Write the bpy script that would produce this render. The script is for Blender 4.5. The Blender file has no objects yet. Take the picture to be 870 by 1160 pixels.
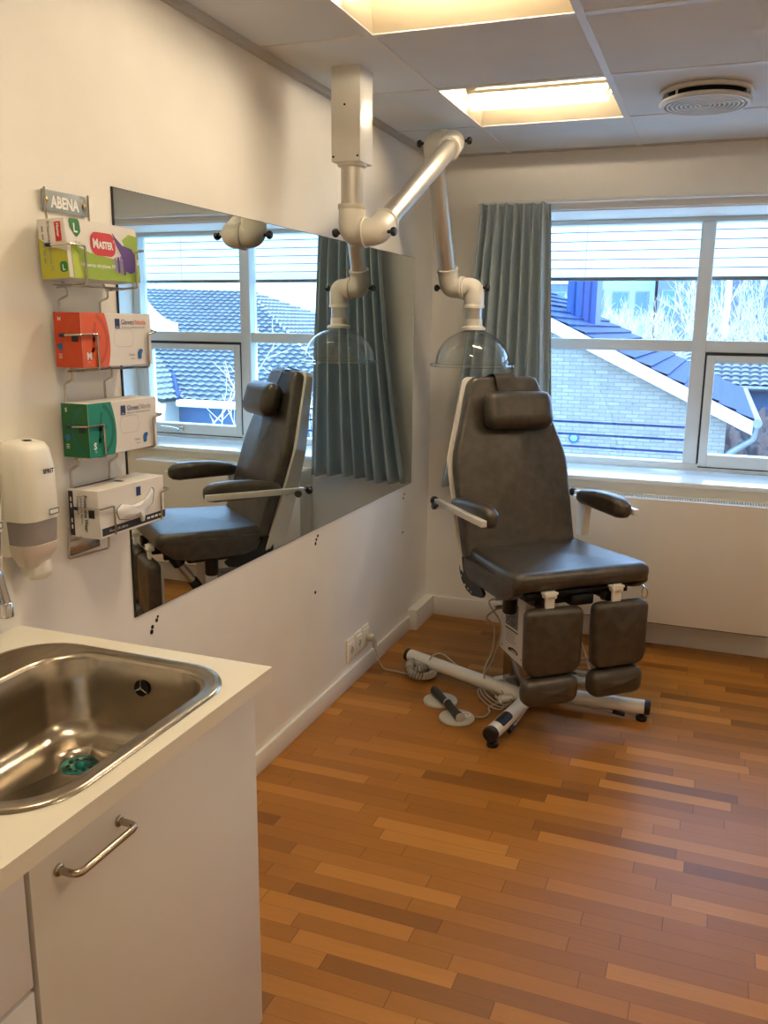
import bpy, bmesh, math, random
from mathutils import Vector, Matrix
random.seed(7)
PI = math.pi
SC = bpy.context.scene
COL = SC.collection
V = Vector

# ------------------------------------------------------------------ helpers
def s2l(c):
    return tuple((x/12.92 if x <= .04045 else ((x+.055)/1.055)**2.4) for x in c)
def rgb(r, g, b):
    return s2l((r/255, g/255, b/255))

class MB:
    """collects shapes, then links them as ONE mesh object"""
    def __init__(s):
        s.v = []; s.f = []; s.m = []; s.mats = []
    def mi(s, mat):
        if mat not in s.mats: s.mats.append(mat)
        return s.mats.index(mat)
    def add(s, vs, fs, mat):
        n = len(s.v); k = s.mi(mat)
        s.v += [tuple(p) for p in vs]
        for f in fs:
            s.f.append(tuple(i+n for i in f)); s.m.append(k)
    def bm(s, b, mat, M=None):
        b.verts.ensure_lookup_table()
        for i, v in enumerate(b.verts): v.index = i
        s.add([(M @ v.co if M else v.co.copy()) for v in b.verts], [[v.index for v in f.verts] for f in b.faces], mat)
        b.free()
    def box(s, c, size, mat, bev=0, seg=2, rot=None):
        b = bmesh.new(); bmesh.ops.create_cube(b, size=1)
        for v in b.verts: v.co = V((v.co.x*size[0], v.co.y*size[1], v.co.z*size[2]))
        if bev: bmesh.ops.bevel(b, geom=list(b.edges), offset=bev, segments=seg, profile=.5, affect='EDGES', clamp_overlap=True)
        M = Matrix.Translation(c)
        if rot: M = M @ rot.to_4x4()
        s.bm(b, mat, M); return s
    def bx(s, x0, x1, y0, y1, z0, z1, mat, bev=0, seg=2):
        return s.box(((x0+x1)/2, (y0+y1)/2, (z0+z1)/2), (abs(x1-x0), abs(y1-y0), abs(z1-z0)), mat, bev, seg)
    def loft(s, loops, mat, closed=True, cap0=False, cap1=False):
        n = len(loops[0]); vs = [p for l in loops for p in l]; fs = []
        for j in range(len(loops)-1):
            for i in range(n if closed else n-1):
                k = (i+1) % n
                fs.append((j*n+i, j*n+k, (j+1)*n+k, (j+1)*n+i))
        if cap0: fs.append(tuple(range(n))[::-1])
        if cap1: fs.append(tuple(range((len(loops)-1)*n, len(loops)*n)))
        s.add(vs, fs, mat); return s
    def tube(s, pts, r, mat, n=12, caps=True, loop=False):
        pts = [V(p) for p in pts]; m = len(pts)
        rs = r if isinstance(r, (list, tuple)) else [r]*m
        T = []
        for i in range(m):
            if loop: t = pts[(i+1) % m]-pts[i-1]
            elif i == 0: t = pts[1]-pts[0]
            elif i == m-1: t = pts[-1]-pts[-2]
            else: t = (pts[i+1]-pts[i]).normalized()+(pts[i]-pts[i-1]).normalized()
            if t.length < 1e-9: t = V((0, 0, 1))
            T.append(t.normalized())
        u = T[0].orthogonal().normalized(); loops = []
        for i in range(m):
            if i:
                q = T[i-1].rotation_difference(T[i]); u = q @ u
            u = (u - T[i]*u.dot(T[i])).normalized(); w = T[i].cross(u)
            sc = 1.0
            if 0 < i < m-1 and not loop:
                c = (pts[i]-pts[i-1]).normalized().dot(T[i]); sc = 1/max(c, .5)
            loops.append([pts[i]+(u*math.cos(2*PI*k/n)+w*math.sin(2*PI*k/n))*rs[i] for k in range(n)])
        if loop: loops.append(loops[0])
        s.loft(loops, mat, True, caps and not loop, caps and not loop); return s
    def lathe(s, prof, c, mat, axis=(0, 0, 1), n=32, cap=True):
        ax = V(axis).normalized(); u = ax.orthogonal().normalized(); w = ax.cross(u); c = V(c)
        loops = [[c+ax*z+(u*math.cos(2*PI*k/n)+w*math.sin(2*PI*k/n))*max(r, 1e-5) for k in range(n)] for r, z in prof]
        s.loft(loops, mat, True, cap, cap); return s
    def prism(s, poly, d, mat):
        d = V(d); a = [V(p) for p in poly]; b = [p+d for p in a]
        s.loft([a, b], mat, True, True, True); return s
    def poly(s, pts, mat):
        s.add([V(p) for p in pts], [tuple(range(len(pts)))], mat); return s
    def disc(s, c, u, w, r1, r2, mat, n=20):
        c = V(c); u = V(u); w = V(w)
        return s.poly([c+u*r1*math.cos(2*PI*k/n)+w*r2*math.sin(2*PI*k/n) for k in range(n)], mat)
    def text(s, body, size, o, xd, yd, mat, bold=0, align='LEFT', sx=1.0):
        cu = bpy.data.curves.new('t', 'FONT'); cu.body = body; cu.size = size; cu.align_x = align
        cu.resolution_u = 3; cu.offset = bold
        ob = bpy.data.objects.new('t', cu); COL.objects.link(ob)
        dg = bpy.context.evaluated_depsgraph_get(); dg.update()
        me = bpy.data.meshes.new_from_object(ob.evaluated_get(dg))
        o = V(o); xd = V(xd).normalized(); yd = V(yd).normalized()
        s.add([o+xd*v.co.x*sx+yd*v.co.y for v in me.vertices], [tuple(p.vertices) for p in me.polygons], mat)
        bpy.data.objects.remove(ob); bpy.data.meshes.remove(me); bpy.data.curves.remove(cu); return s
    def build(s, name, parent=None, sharp=38, recalc=True, merge=False):
        me = bpy.data.meshes.new(name); me.from_pydata(s.v, [], s.f)
        for m in s.mats: me.materials.append(m)
        me.polygons.foreach_set('material_index', s.m)
        me.polygons.foreach_set('use_smooth', [True]*len(s.f))
        if recalc or merge:
            b = bmesh.new(); b.from_mesh(me)
            if merge: bmesh.ops.remove_doubles(b, verts=b.verts, dist=1e-5)
            if recalc: bmesh.ops.recalc_face_normals(b, faces=b.faces)
            b.to_mesh(me); b.free()
        me.update(); me.set_sharp_from_angle(angle=math.radians(sharp))
        o = bpy.data.objects.new(name, me); COL.objects.link(o)
        if parent: o.parent = parent
        return o

def fil(pts, rad, k=6):
    """polyline with rounded corners"""
    pts = [V(p) for p in pts]; out = [pts[0]]
    for i in range(1, len(pts)-1):
        a = pts[i-1]-pts[i]; b = pts[i+1]-pts[i]
        r = rad[i-1] if isinstance(rad, (list, tuple)) else rad
        ang = a.angle(b); d = min(r/math.tan(ang/2), a.length*.49, b.length*.49)
        p0 = pts[i]+a.normalized()*d; p1 = pts[i]+b.normalized()*d
        for j in range(k+1):
            t = j/k; out.append(p0*(1-t)**2+pts[i]*2*t*(1-t)+p1*t*t)
    out.append(pts[-1]); return out
def cat(pts, k=8):
    """smooth curve through the points"""
    pts = [V(p) for p in pts]; P = [pts[0]*2-pts[1]]+pts+[pts[-1]*2-pts[-2]]; out = []
    for i in range(1, len(P)-2):
        a, b, c, d = P[i-1:i+3]
        for j in range(k):
            t = j/k
            out.append(.5*((2*b)+(c-a)*t+(2*a-5*b+4*c-d)*t*t+(3*b-a-3*c+d)*t**3))
    out.append(pts[-1]); return out
def rrect(x0, x1, y0, y1, r, k=8):
    """rounded rectangle, counter-clockwise, 4*(k+1) points"""
    out = []
    for cx, cy, a0 in ((x1-r, y1-r, 0), (x0+r, y1-r, 90), (x0+r, y0+r, 180), (x1-r, y0+r, 270)):
        for j in range(k+1):
            a = math.radians(a0+90*j/k); out.append((cx+r*math.cos(a), cy+r*math.sin(a)))
    return out
def rpoly(pts, rad, k=6):
    """closed 2D polygon with rounded corners"""
    n = len(pts); out = []
    for i in range(n):
        p = V(pts[i]).to_3d(); a = V(pts[i-1]).to_3d()-p; b = V(pts[(i+1) % n]).to_3d()-p
        r = rad[i] if isinstance(rad, (list, tuple)) else rad
        d = min(r/math.tan(a.angle(b)/2), a.length*.49, b.length*.49)
        p0 = p+a.normalized()*d; p1 = p+b.normalized()*d
        for j in range(k+1):
            t = j/k; q = p0*(1-t)**2+p*2*t*(1-t)+p1*t*t; out.append((q.x, q.y))
    return out
def dens(pl, mx):
    out = []
    for i in range(len(pl)):
        a = V(pl[i]); b = V(pl[(i+1) % len(pl)]); n = max(1, int((b-a).length/mx))
        for j in range(n): q = a.lerp(b, j/n); out.append((q.x, q.y))
    return out
def cushion(mb, outline, t, r, puff, mp, mat, back=True, rings=5):
    """padded shape from a convex outline: w = 0 back .. t front, mapped by mp(u, v, w)"""
    n = len(outline); cx = sum(p[0] for p in outline)/n; cy = sum(p[1] for p in outline)/n
    nrm = []
    for i in range(n):
        a = V(outline[i-1]); b = V(outline[(i+1) % n]); d = (b-a).normalized(); q = V((d.y, -d.x))
        if q.dot(V(outline[i])-V((cx, cy))) < 0: q = -q
        nrm.append(q)
    def ring(ins, w, sc=1):
        out = []
        for i in range(n):
            x = outline[i][0]-nrm[i].x*ins; y = outline[i][1]-nrm[i].y*ins
            x = cx+(x-cx)*sc; y = cy+(y-cy)*sc
            out.append(V(mp(x, y, w)))
        return out
    loops = []
    if back:
        for sc in (.02, .5, .9): loops.append(ring(r, 0, sc))
    for j in range(6):
        a = PI/2*j/5; loops.append(ring(r*(1-math.sin(a)), r*(1-math.cos(a))))
    for j in range(7):
        a = PI/2*j/6; loops.append(ring(r*(1-math.cos(a)), t-r+r*math.sin(a)))
    for j in range(1, rings+1):
        f = j/rings; sc = 1-f*.98; loops.append(ring(r, t+puff*f*f*(3-2*f), sc))
    mb.loft(loops, mat, True, back, True)

def tag(o, label=None, cat=None, group=None, kind=None):
    if label: o['label'] = label
    if cat: o['category'] = cat
    if group: o['group'] = group
    if kind: o['kind'] = kind
    return o
def empty(name, loc=(0, 0, 0), rz=0, parent=None):
    o = bpy.data.objects.new(name, None); o.location = loc; o.rotation_euler = (0, 0, rz)
    o.empty_display_size = .05; COL.objects.link(o)
    if parent: o.parent = parent
    return o
def copy_tree(o, parent=None):
    c = o.copy(); COL.objects.link(c)
    if parent: c.parent = parent
    for ch in [x for x in o.children]: copy_tree(ch, c)
    return c

# ------------------------------------------------------------------ materials (all procedural)
def newmat(name):
    m = bpy.data.materials.new(name); m.use_nodes = True
    nt = m.node_tree; nt.nodes.clear()
    out = nt.nodes.new('ShaderNodeOutputMaterial')
    return m, nt, out
def N(nt, t, **kw):
    n = nt.nodes.new(t)
    for k, v in kw.items():
        if k in n.inputs: n.inputs[k].default_value = v
        else: setattr(n, k, v)
    return n
def pm(name, col, rough=.5, metal=0, var=.06, scale=6, bump=0, bscale=200, spec=.5, coat=0, aniso=None):
    m, nt, out = newmat(name)
    b = N(nt, 'ShaderNodeBsdfPrincipled'); b.inputs['Roughness'].default_value = rough
    b.inputs['Metallic'].default_value = metal; b.inputs['Specular IOR Level'].default_value = spec
    b.inputs['Coat Weight'].default_value = coat
    tc = N(nt, 'ShaderNodeTexCoord'); mp = N(nt, 'ShaderNodeMapping')
    if aniso: mp.inputs['Scale'].default_value = aniso
    nt.links.new(tc.outputs['Object'], mp.inputs['Vector'])
    nz = N(nt, 'ShaderNodeTexNoise', Scale=scale, Detail=4.0)
    nt.links.new(mp.outputs[0], nz.inputs['Vector'])
    rp = N(nt, 'ShaderNodeValToRGB')
    rp.color_ramp.elements[0].position = .3; rp.color_ramp.elements[1].position = .7
    rp.color_ramp.elements[0].color = tuple(c*(1-var) for c in col)+(1,)
    rp.color_ramp.elements[1].color = tuple(min(1, c*(1+var)) for c in col)+(1,)
    nt.links.new(nz.outputs['Fac'], rp.inputs[0]); nt.links.new(rp.outputs[0], b.inputs['Base Color'])
    if bump:
        n2 = N(nt, 'ShaderNodeTexNoise', Scale=bscale, Detail=3.0); nt.links.new(mp.outputs[0], n2.inputs['Vector'])
        bp = N(nt, 'ShaderNodeBump', Strength=bump, Distance=.002)
        nt.links.new(n2.outputs['Fac'], bp.inputs['Height']); nt.links.new(bp.outputs[0], b.inputs['Normal'])
    nt.links.new(b.outputs[0], out.inputs['Surface'])
    return m
def clear(name, tint=(1, 1, 1), rough=0.0, f0=.04, gain=1.0):
    m, nt, out = newmat(name)
    t = N(nt, 'ShaderNodeBsdfTransparent'); t.inputs['Color'].default_value = tint+(1,)
    g = N(nt, 'ShaderNodeBsdfGlossy', Roughness=rough)
    lw = N(nt, 'ShaderNodeLayerWeight'); lw.inputs['Blend'].default_value = .5
    pw = N(nt, 'ShaderNodeMath', operation='POWER'); pw.inputs[1].default_value = 5
    ma = N(nt, 'ShaderNodeMath', operation='MULTIPLY_ADD'); ma.inputs[1].default_value = (1-f0)*gain; ma.inputs[2].default_value = f0*gain
    ma.use_clamp = True
    mx = N(nt, 'ShaderNodeMixShader')
    nt.links.new(lw.outputs['Facing'], pw.inputs[0]); nt.links.new(pw.outputs[0], ma.inputs[0]); nt.links.new(ma.outputs[0], mx.inputs[0])
    nt.links.new(t.outputs[0], mx.inputs[1]); nt.links.new(g.outputs[0], mx.inputs[2]); nt.links.new(mx.outputs[0], out.inputs['Surface'])
    return m
def emis(name, col, st):
    m, nt, out = newmat(name); e = N(nt, 'ShaderNodeEmission', Strength=st); e.inputs['Color'].default_value = col+(1,)
    nt.links.new(e.outputs[0], out.inputs['Surface']); return m
def translucent(name, col, f=.5):
    m, nt, out = newmat(name)
    d = N(nt, 'ShaderNodeBsdfDiffuse'); d.inputs['Color'].default_value = col+(1,)
    t = N(nt, 'ShaderNodeBsdfTranslucent'); t.inputs['Color'].default_value = col+(1,)
    mx = N(nt, 'ShaderNodeMixShader'); mx.inputs[0].default_value = f
    nt.links.new(d.outputs[0], mx.inputs[1]); nt.links.new(t.outputs[0], mx.inputs[2]); nt.links.new(mx.outputs[0], out.inputs['Surface'])
    return m
def parquet():
    m, nt, out = newmat('oak parquet'); L = nt.links.new
    b = N(nt, 'ShaderNodeBsdfPrincipled'); b.inputs['Roughness'].default_value = .3
    tc = N(nt, 'ShaderNodeTexCoord'); sp = N(nt, 'ShaderNodeSeparateXYZ'); L(tc.outputs['Object'], sp.inputs[0])
    def ma(op, a, bb=None):
        n = N(nt, 'ShaderNodeMath', operation=op)
        for i, x in enumerate((a, bb)):
            if x is None: continue
            if isinstance(x, (int, float)): n.inputs[i].default_value = x
            else: L(x, n.inputs[i])
        return n.outputs[0]
    W, LEN = .056, .43
    ry = ma('DIVIDE', sp.outputs['Y'], W); row = ma('FLOOR', ry); fy = ma('FRACT', ry)
    wn = N(nt, 'ShaderNodeTexWhiteNoise', noise_dimensions='1D'); L(row, wn.inputs['W'])
    px = ma('ADD', ma('DIVIDE', sp.outputs['X'], LEN), ma('MULTIPLY', wn.outputs['Value'], 7.3))
    col = ma('FLOOR', px); fx = ma('FRACT', px)
    cb = N(nt, 'ShaderNodeCombineXYZ'); L(col, cb.inputs[0]); L(row, cb.inputs[1])
    w2 = N(nt, 'ShaderNodeTexWhiteNoise', noise_dimensions='2D'); L(cb.outputs[0], w2.inputs['Vector'])
    rp = N(nt, 'ShaderNodeValToRGB'); e = rp.color_ramp
    e.elements[0].position = 0; e.elements[0].color = rgb(122, 78, 32)+(1,)
    e.elements[1].position = 1; e.elements[1].color = rgb(182, 126, 58)+(1,)
    q = e.elements.new(.2); q.color = rgb(146, 95, 38)+(1,)
    q = e.elements.new(.75); q.color = rgb(162, 107, 44)+(1,)
    L(w2.outputs['Value'], rp.inputs[0])
    # grain along the strip
    cg = N(nt, 'ShaderNodeCombineXYZ')
    L(ma('ADD', ma('MULTIPLY', sp.outputs['X'], 2.5), ma('MULTIPLY', w2.outputs['Value'], 40)), cg.inputs[0]); L(ma('MULTIPLY', sp.outputs['Y'], 60), cg.inputs[1])
    ng = N(nt, 'ShaderNodeTexNoise', Scale=2.2, Detail=6.0, Roughness=.65); L(cg.outputs[0], ng.inputs['Vector'])
    gr = ma('ADD', ma('MULTIPLY', ng.outputs['Fac'], .36), .82)
    mg = N(nt, 'ShaderNodeMix', data_type='RGBA', blend_type='MULTIPLY'); mg.inputs[0].default_value = 1
    L(rp.outputs[0], mg.inputs[6])
    cc = N(nt, 'ShaderNodeCombineColor'); L(gr, cc.inputs[0]); L(gr, cc.inputs[1]); L(gr, cc.inputs[2]); L(cc.outputs[0], mg.inputs[7])
    ey = ma('LESS_THAN', ma('ABSOLUTE', ma('SUBTRACT', fy, .5)), .488)
    ex = ma('LESS_THAN', ma('ABSOLUTE', ma('SUBTRACT', fx, .5)), .4972)
    ed = ma('ADD', ma('MULTIPLY', ma('MULTIPLY', ey, ex), .5), .5)
    m2 = N(nt, 'ShaderNodeMix', data_type='RGBA', blend_type='MULTIPLY'); m2.inputs[0].default_value = 1
    c3 = N(nt, 'ShaderNodeCombineColor'); L(ed, c3.inputs[0]); L(ed, c3.inputs[1]); L(ed, c3.inputs[2])
    L(mg.outputs[2], m2.inputs[6]); L(c3.outputs[0], m2.inputs[7]); L(m2.outputs[2], b.inputs['Base Color'])
    nr = N(nt, 'ShaderNodeTexNoise', Scale=7.0, Detail=5.0); L(tc.outputs['Object'], nr.inputs['Vector'])
    b.inputs['Roughness'].default_value = .38; b.inputs['Specular IOR Level'].default_value = .32
    bp = N(nt, 'ShaderNodeBump', Strength=.25, Distance=.001); L(ma('ADD', ed, ma('MULTIPLY', w2.outputs['Value'], .25)), bp.inputs['Height']); L(bp.outputs[0], b.inputs['Normal'])
    L(b.outputs[0], out.inputs['Surface']); return m
def bricks(name, c1, c2, mo, sx=1):
    m, nt, out = newmat(name); L = nt.links.new
    b = N(nt, 'ShaderNodeBsdfPrincipled'); b.inputs['Roughness'].default_value = .9
    tc = N(nt, 'ShaderNodeTexCoord'); sp = N(nt, 'ShaderNodeSeparateXYZ'); L(tc.outputs['Object'], sp.inputs[0])
    ad = N(nt, 'ShaderNodeMath', operation='ADD'); L(sp.outputs['X'], ad.inputs[0]); L(sp.outputs['Y'], ad.inputs[1])
    cb = N(nt, 'ShaderNodeCombineXYZ'); L(ad.outputs[0], cb.inputs[0]); L(sp.outputs['Z'], cb.inputs[1])
    br = N(nt, 'ShaderNodeTexBrick'); br.inputs['Color1'].default_value = c1+(1,); br.inputs['Color2'].default_value = c2+(1,)
    br.inputs['Mortar'].default_value = mo+(1,); br.inputs['Scale'].default_value = 1; br.inputs['Brick Width'].default_value = .16
    br.inputs['Row Height'].default_value = .048; br.inputs['Mortar Size'].default_value = .005
    L(cb.outputs[0], br.inputs['Vector']); L(br.outputs['Color'], b.inputs['Base Color']); L(b.outputs[0], out.inputs['Surface']); return m

M = {}
M['wall'] = pm('wall paint', rgb(238, 235, 227), .55, var=.02, bump=.08, bscale=120, spec=.35)
M['ceil'] = pm('ceiling tile', rgb(232, 238, 240), .9, var=.02, bump=.1, bscale=260, spec=.2)
M['grid'] = pm('ceiling grid white steel', rgb(232, 234, 232), .4, var=.01)
M['trimgrey'] = pm('grey edge trim', rgb(190, 188, 180), .5, var=.02)
M['base'] = pm('white skirting paint', rgb(232, 230, 222), .4, var=.02)
M['floor'] = parquet()
M['frame'] = pm('window frame white', rgb(226, 230, 226), .35, var=.02)
M['sill'] = pm('glossy sill white', rgb(236, 238, 236), .12, var=.01, spec=.6)
M['gasket'] = pm('dark gasket', rgb(40, 46, 50), .6)
M['glass'] = clear('window glass', (.97, .99, .99), 0, .06, 1.0)
M['mirror'] = None
m, nt, out = newmat('mirror silver'); g = N(nt, 'ShaderNodeBsdfGlossy', Roughness=0.0); g.inputs['Color'].default_value = (.86, .92, .90, 1)
nt.links.new(g.outputs[0], out.inputs['Surface']); M['mirror'] = m
M['mirroredge'] = pm('dark mirror edge', rgb(20, 26, 26), .3)
M['leather'] = pm('brown grey leather', rgb(60, 53, 44), .34, var=.38, scale=26, bump=.22, bscale=420, spec=.6)
M['leatherseam'] = pm('leather seam', rgb(44, 38, 32), .6)
M['white'] = pm('white lacquered steel', rgb(232, 230, 222), .3, var=.015, coat=.2)
M['plastic'] = pm('cream plastic', rgb(233, 229, 217), .32, var=.015)
M['black'] = pm('black plastic', rgb(20, 20, 21), .45, var=.1)
M['blackmetal'] = pm('black steel', rgb(24, 25, 28), .38, .4, var=.1)
M['alu'] = pm('brushed aluminium tube', rgb(196, 192, 184), .36, .85, var=.04, scale=30, aniso=(1, 1, .04))
M['chrome'] = pm('chrome', rgb(215, 213, 208), .12, 1, var=.02)
M['steel'] = pm('brushed stainless steel', rgb(176, 166, 150), .24, 1, var=.1, scale=40, aniso=(1, .05, 1))
M['column'] = pm('polished steel column', rgb(170, 158, 145), .18, 1, var=.03)
M['grey'] = pm('light grey plastic', rgb(190, 188, 176), .5, var=.03)
M['cord'] = pm('grey cord', rgb(176, 170, 156), .5, var=.03)
M['curtain'] = pm('blue grey curtain cloth', rgb(174, 190, 198), .9, var=.06, scale=60, bump=.2, bscale=700, spec=.15)
M['hood'] = clear('clear acrylic', (.94, .97, .97), .03, .06, 1.7)
M['top'] = pm('cream laminate worktop', rgb(236, 230, 212), .38, var=.012)
M['cab'] = pm('white cabinet laminate', rgb(224, 220, 212), .45, var=.012)
M['void'] = pm('black hole', rgb(8, 8, 8), .9)
M['gap'] = pm('dark gap', rgb(60, 54, 46), .8)
M['lampin'] = pm('luminaire white enamel', rgb(206, 192, 164), .4, var=.01)
M['silver'] = pm('satin reflector', rgb(205, 200, 190), .3, .8, var=.02)
M['tube'] = emis('fluorescent tube', (1.0, .81, .56), 150)
M['tube2'] = emis('fluorescent tube bright', (1.0, .81, .56), 140)
M['vent'] = pm('vent white', rgb(222, 220, 212), .4, var=.01)
M['blind'] = translucent('blind slat', (.92, .92, .90), .85)
M['blindrail'] = pm('blind rail grey', rgb(120, 128, 130), .5)
M['brick'] = bricks('pale yellow brick', rgb(122, 120, 112), rgb(138, 136, 127), rgb(98, 100, 98))
M['render'] = pm('pale render', rgb(196, 190, 180), .9, var=.05)
M['verge'] = pm('white bargeboard', rgb(245, 245, 243), .5, var=.02)
M['slate'] = pm('dark roof tile', rgb(22, 50, 96), .75, var=.35, scale=25, spec=.3)
M['pan'] = pm('glazed pantile', rgb(92, 100, 112), .3, var=.25, scale=4, spec=.8)
M['bluewall'] = pm('blue wall with shade', rgb(58, 92, 128), .7, var=.06)  # deep blue also carries the shade on the hipped house front
M['zinc'] = pm('zinc', rgb(120, 128, 136), .45, .5, var=.1)
M['teal'] = pm('pale teal facade', rgb(150, 172, 172), .8, var=.05)
M['slateblue'] = pm('blue grey facade', rgb(92, 110, 136), .8, var=.06)
M['win'] = pm('distant window glass', rgb(70, 110, 120), .15, .2, var=.1)
M['twig'] = pm('pale bare twigs', rgb(196, 190, 184), .8, var=.2, scale=3)
M['hedge'] = pm('brown hedge', rgb(58, 52, 56), .95, var=.45, scale=14, bump=1, bscale=30)
M['ground'] = pm('pale paving', rgb(176, 172, 166), .9, var=.12, scale=1.5)
M['barblue'] = pm('dark blue rail', rgb(30, 66, 140), .5)
M['wlamp'] = pm('wall lamp glass', rgb(110, 160, 175), .2)
# printed cartons
M['card'] = pm('white card', rgb(226, 222, 216), .5, var=.01)
M['orange'] = pm('orange print', rgb(214, 88, 26), .5, var=.02)
M['orangeside'] = pm('red orange print', rgb(190, 62, 22), .5, var=.02)
M['orangedk'] = pm('dark orange print', rgb(186, 74, 26), .5, var=.02)
M['green'] = pm('teal green print', rgb(10, 128, 108), .5, var=.02)
M['greenside'] = pm('green print', rgb(12, 92, 46), .5, var=.02)
M['greendk'] = pm('dark green print', rgb(8, 96, 76), .5, var=.02)
M['lime'] = pm('lime print', rgb(140, 170, 40), .5, var=.03)
M['limelt'] = pm('light lime print', rgb(180, 200, 80), .5, var=.03)
M['limeside'] = pm('yellow lime print', rgb(178, 178, 52), .5, var=.03)
M['leaf'] = pm('leaf green print', rgb(22, 112, 50), .5, var=.02)
M['red'] = pm('red print', rgb(196, 34, 44), .5, var=.02)
M['purple'] = pm('purple print', rgb(82, 54, 128), .5, var=.08, scale=30)
M['lilac'] = pm('lilac print', rgb(150, 128, 180), .5, var=.05)
M['navy'] = pm('navy print', rgb(30, 42, 92), .5, var=.02)
M['ink'] = pm('black print', rgb(30, 30, 34), .5, var=.02)
M['greyink'] = pm('grey print', rgb(140, 138, 136), .5, var=.02)
M['blueink'] = pm('blue print', rgb(36, 96, 160), .5, var=.02)
M['whiteink'] = pm('white print', rgb(236, 234, 230), .5, var=.01)
M['signgrey'] = pm('grey sign plate', rgb(140, 150, 156), .4, var=.02)
M['labelgrey'] = pm('grey label', rgb(120, 124, 128), .45, var=.03)
M['tissue'] = pm('white plastic film', rgb(232, 234, 238), .4, var=.06, scale=30)
M['wire'] = pm('bright wire', rgb(196, 188, 176), .22, 1, var=.03)
M['tip'] = pm('navy rubber tip', rgb(26, 34, 74), .6)
M['smoke'] = pm('smoky grey plastic', rgb(150, 142, 142), .2, var=.05)
M['paleplas'] = pm('pale milky plastic', rgb(222, 208, 196), .3, var=.03)
M['copper'] = pm('teal strainer metal', rgb(40, 120, 116), .25, .9, var=.1)
M['brass'] = pm('brass screw', rgb(180, 160, 110), .3, 1)

# ------------------------------------------------------------------ room shell
H = 2.357; XR = 3.3; YR = -5.4
OX0, OX1, OZ0, OZ1 = .40, 2.10, .805, 2.08       # window opening
def struct(mb, name, label, cat='room'):
    o = mb.build(name); tag(o, label, cat, None, 'structure'); return o
struct(MB().bx(-.15, XR+.15, YR-.15, .45, -.1, 0, M['floor']), 'floor', 'orange brown oak strip parquet floor of the room', 'floor')
struct(MB().bx(-.15, 0, YR, .45, 0, 2.6, M['wall']), 'wall_left', 'plain cream painted wall carrying the mirror and glove rack', 'wall')
struct(MB().bx(XR, XR+.15, YR, .45, 0, 2.6, M['wall']), 'wall_right', 'plain cream wall on the right outside the frame', 'wall')
struct(MB().bx(-.15, XR+.15, YR-.15, YR, 0, 2.6, M['wall']), 'wall_rear', 'plain cream wall behind the photographer', 'wall')
w = MB()
w.bx(0, OX0, 0, .45, 0, 2.6, M['wall']).bx(OX1, XR, 0, .45, 0, 2.6, M['wall'])
w.bx(OX0, OX1, 0, .45, 0, OZ0, M['wall']).bx(OX0, OX1, 0, .45, OZ1, 2.6, M['wall'])
struct(w, 'wall_back', 'cream window wall behind the treatment chair', 'wall')
# ceiling: tiles in a 0.6 m grid, three of the cells are open for luminaires
GX = [-.0, .377, .977, 1.577, 2.177, 2.777, XR]
GY = [.0] + [-.5617-.6*i for i in range(8)] + [YR]
LUM = [(1, 1), (1, 3), (1, 5), (4, 2), (4, 5)]
c = MB()
for i in range(len(GX)-1):
    for j in range(len(GY)-1):
        if (i, j) in LUM: continue
        c.add([(GX[i], GY[j], H), (GX[i+1], GY[j], H), (GX[i+1], GY[j+1], H), (GX[i], GY[j+1], H)], [(0, 1, 2, 3)], M['ceil'])
struct(c, 'ceiling', 'pale grey square tiles of the suspended ceiling', 'ceiling')
struct(MB().bx(-.15, XR+.15, YR-.15, .45, 2.6, 2.7, M['wall']), 'sun_block_slab', 'unseen slab added above the suspended ceiling to block the sun', 'ceiling')  # out of view, put over the room to keep the sun out
g = MB()
for x in GX[1:-1]: g.bx(x-.012, x+.012, YR, 0, H-.004, H+.02, M['grid'])
for y in GY[1:-1]:
    for i in range(len(GX)-1): g.bx(GX[i]+(.012 if i else 0), GX[i+1]-.012, y-.012, y+.012, H-.0035, H+.02, M['grid'])
struct(g, 'trim_1', 'white steel T bar grid between the ceiling tiles', 'ceiling grid')
g = MB().bx(0, .022, YR, 0, H-.022, H, M['trimgrey']).bx(0, XR, -.02, 0, H-.008, H, M['trimgrey'])
struct(g, 'trim_2', 'grey angle strip where the ceiling meets the walls', 'trim')
struct(MB().bx(0, .014, YR, -.293, 0, .078, M['base'], .003), 'baseboard_left', 'low white skirting board along the mirror wall', 'skirting')
g = MB().bx(0, .05, -.293, 0, 0, .11, M['base'], .003)
struct(g, 'trim_3', 'thicker white skirting block in the far left corner', 'skirting')
struct(MB().bx(.05, XR, -.015, 0, 0, .108, M['base'], .003), 'baseboard_back', 'white skirting board under the radiator casing', 'skirting')
struct(MB().bx(.27, 2.25, -.018, 0, 2.085, 2.135, M['wall'], .003), 'trim_4', 'cream board across the wall above the window and curtain', 'trim')

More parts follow.
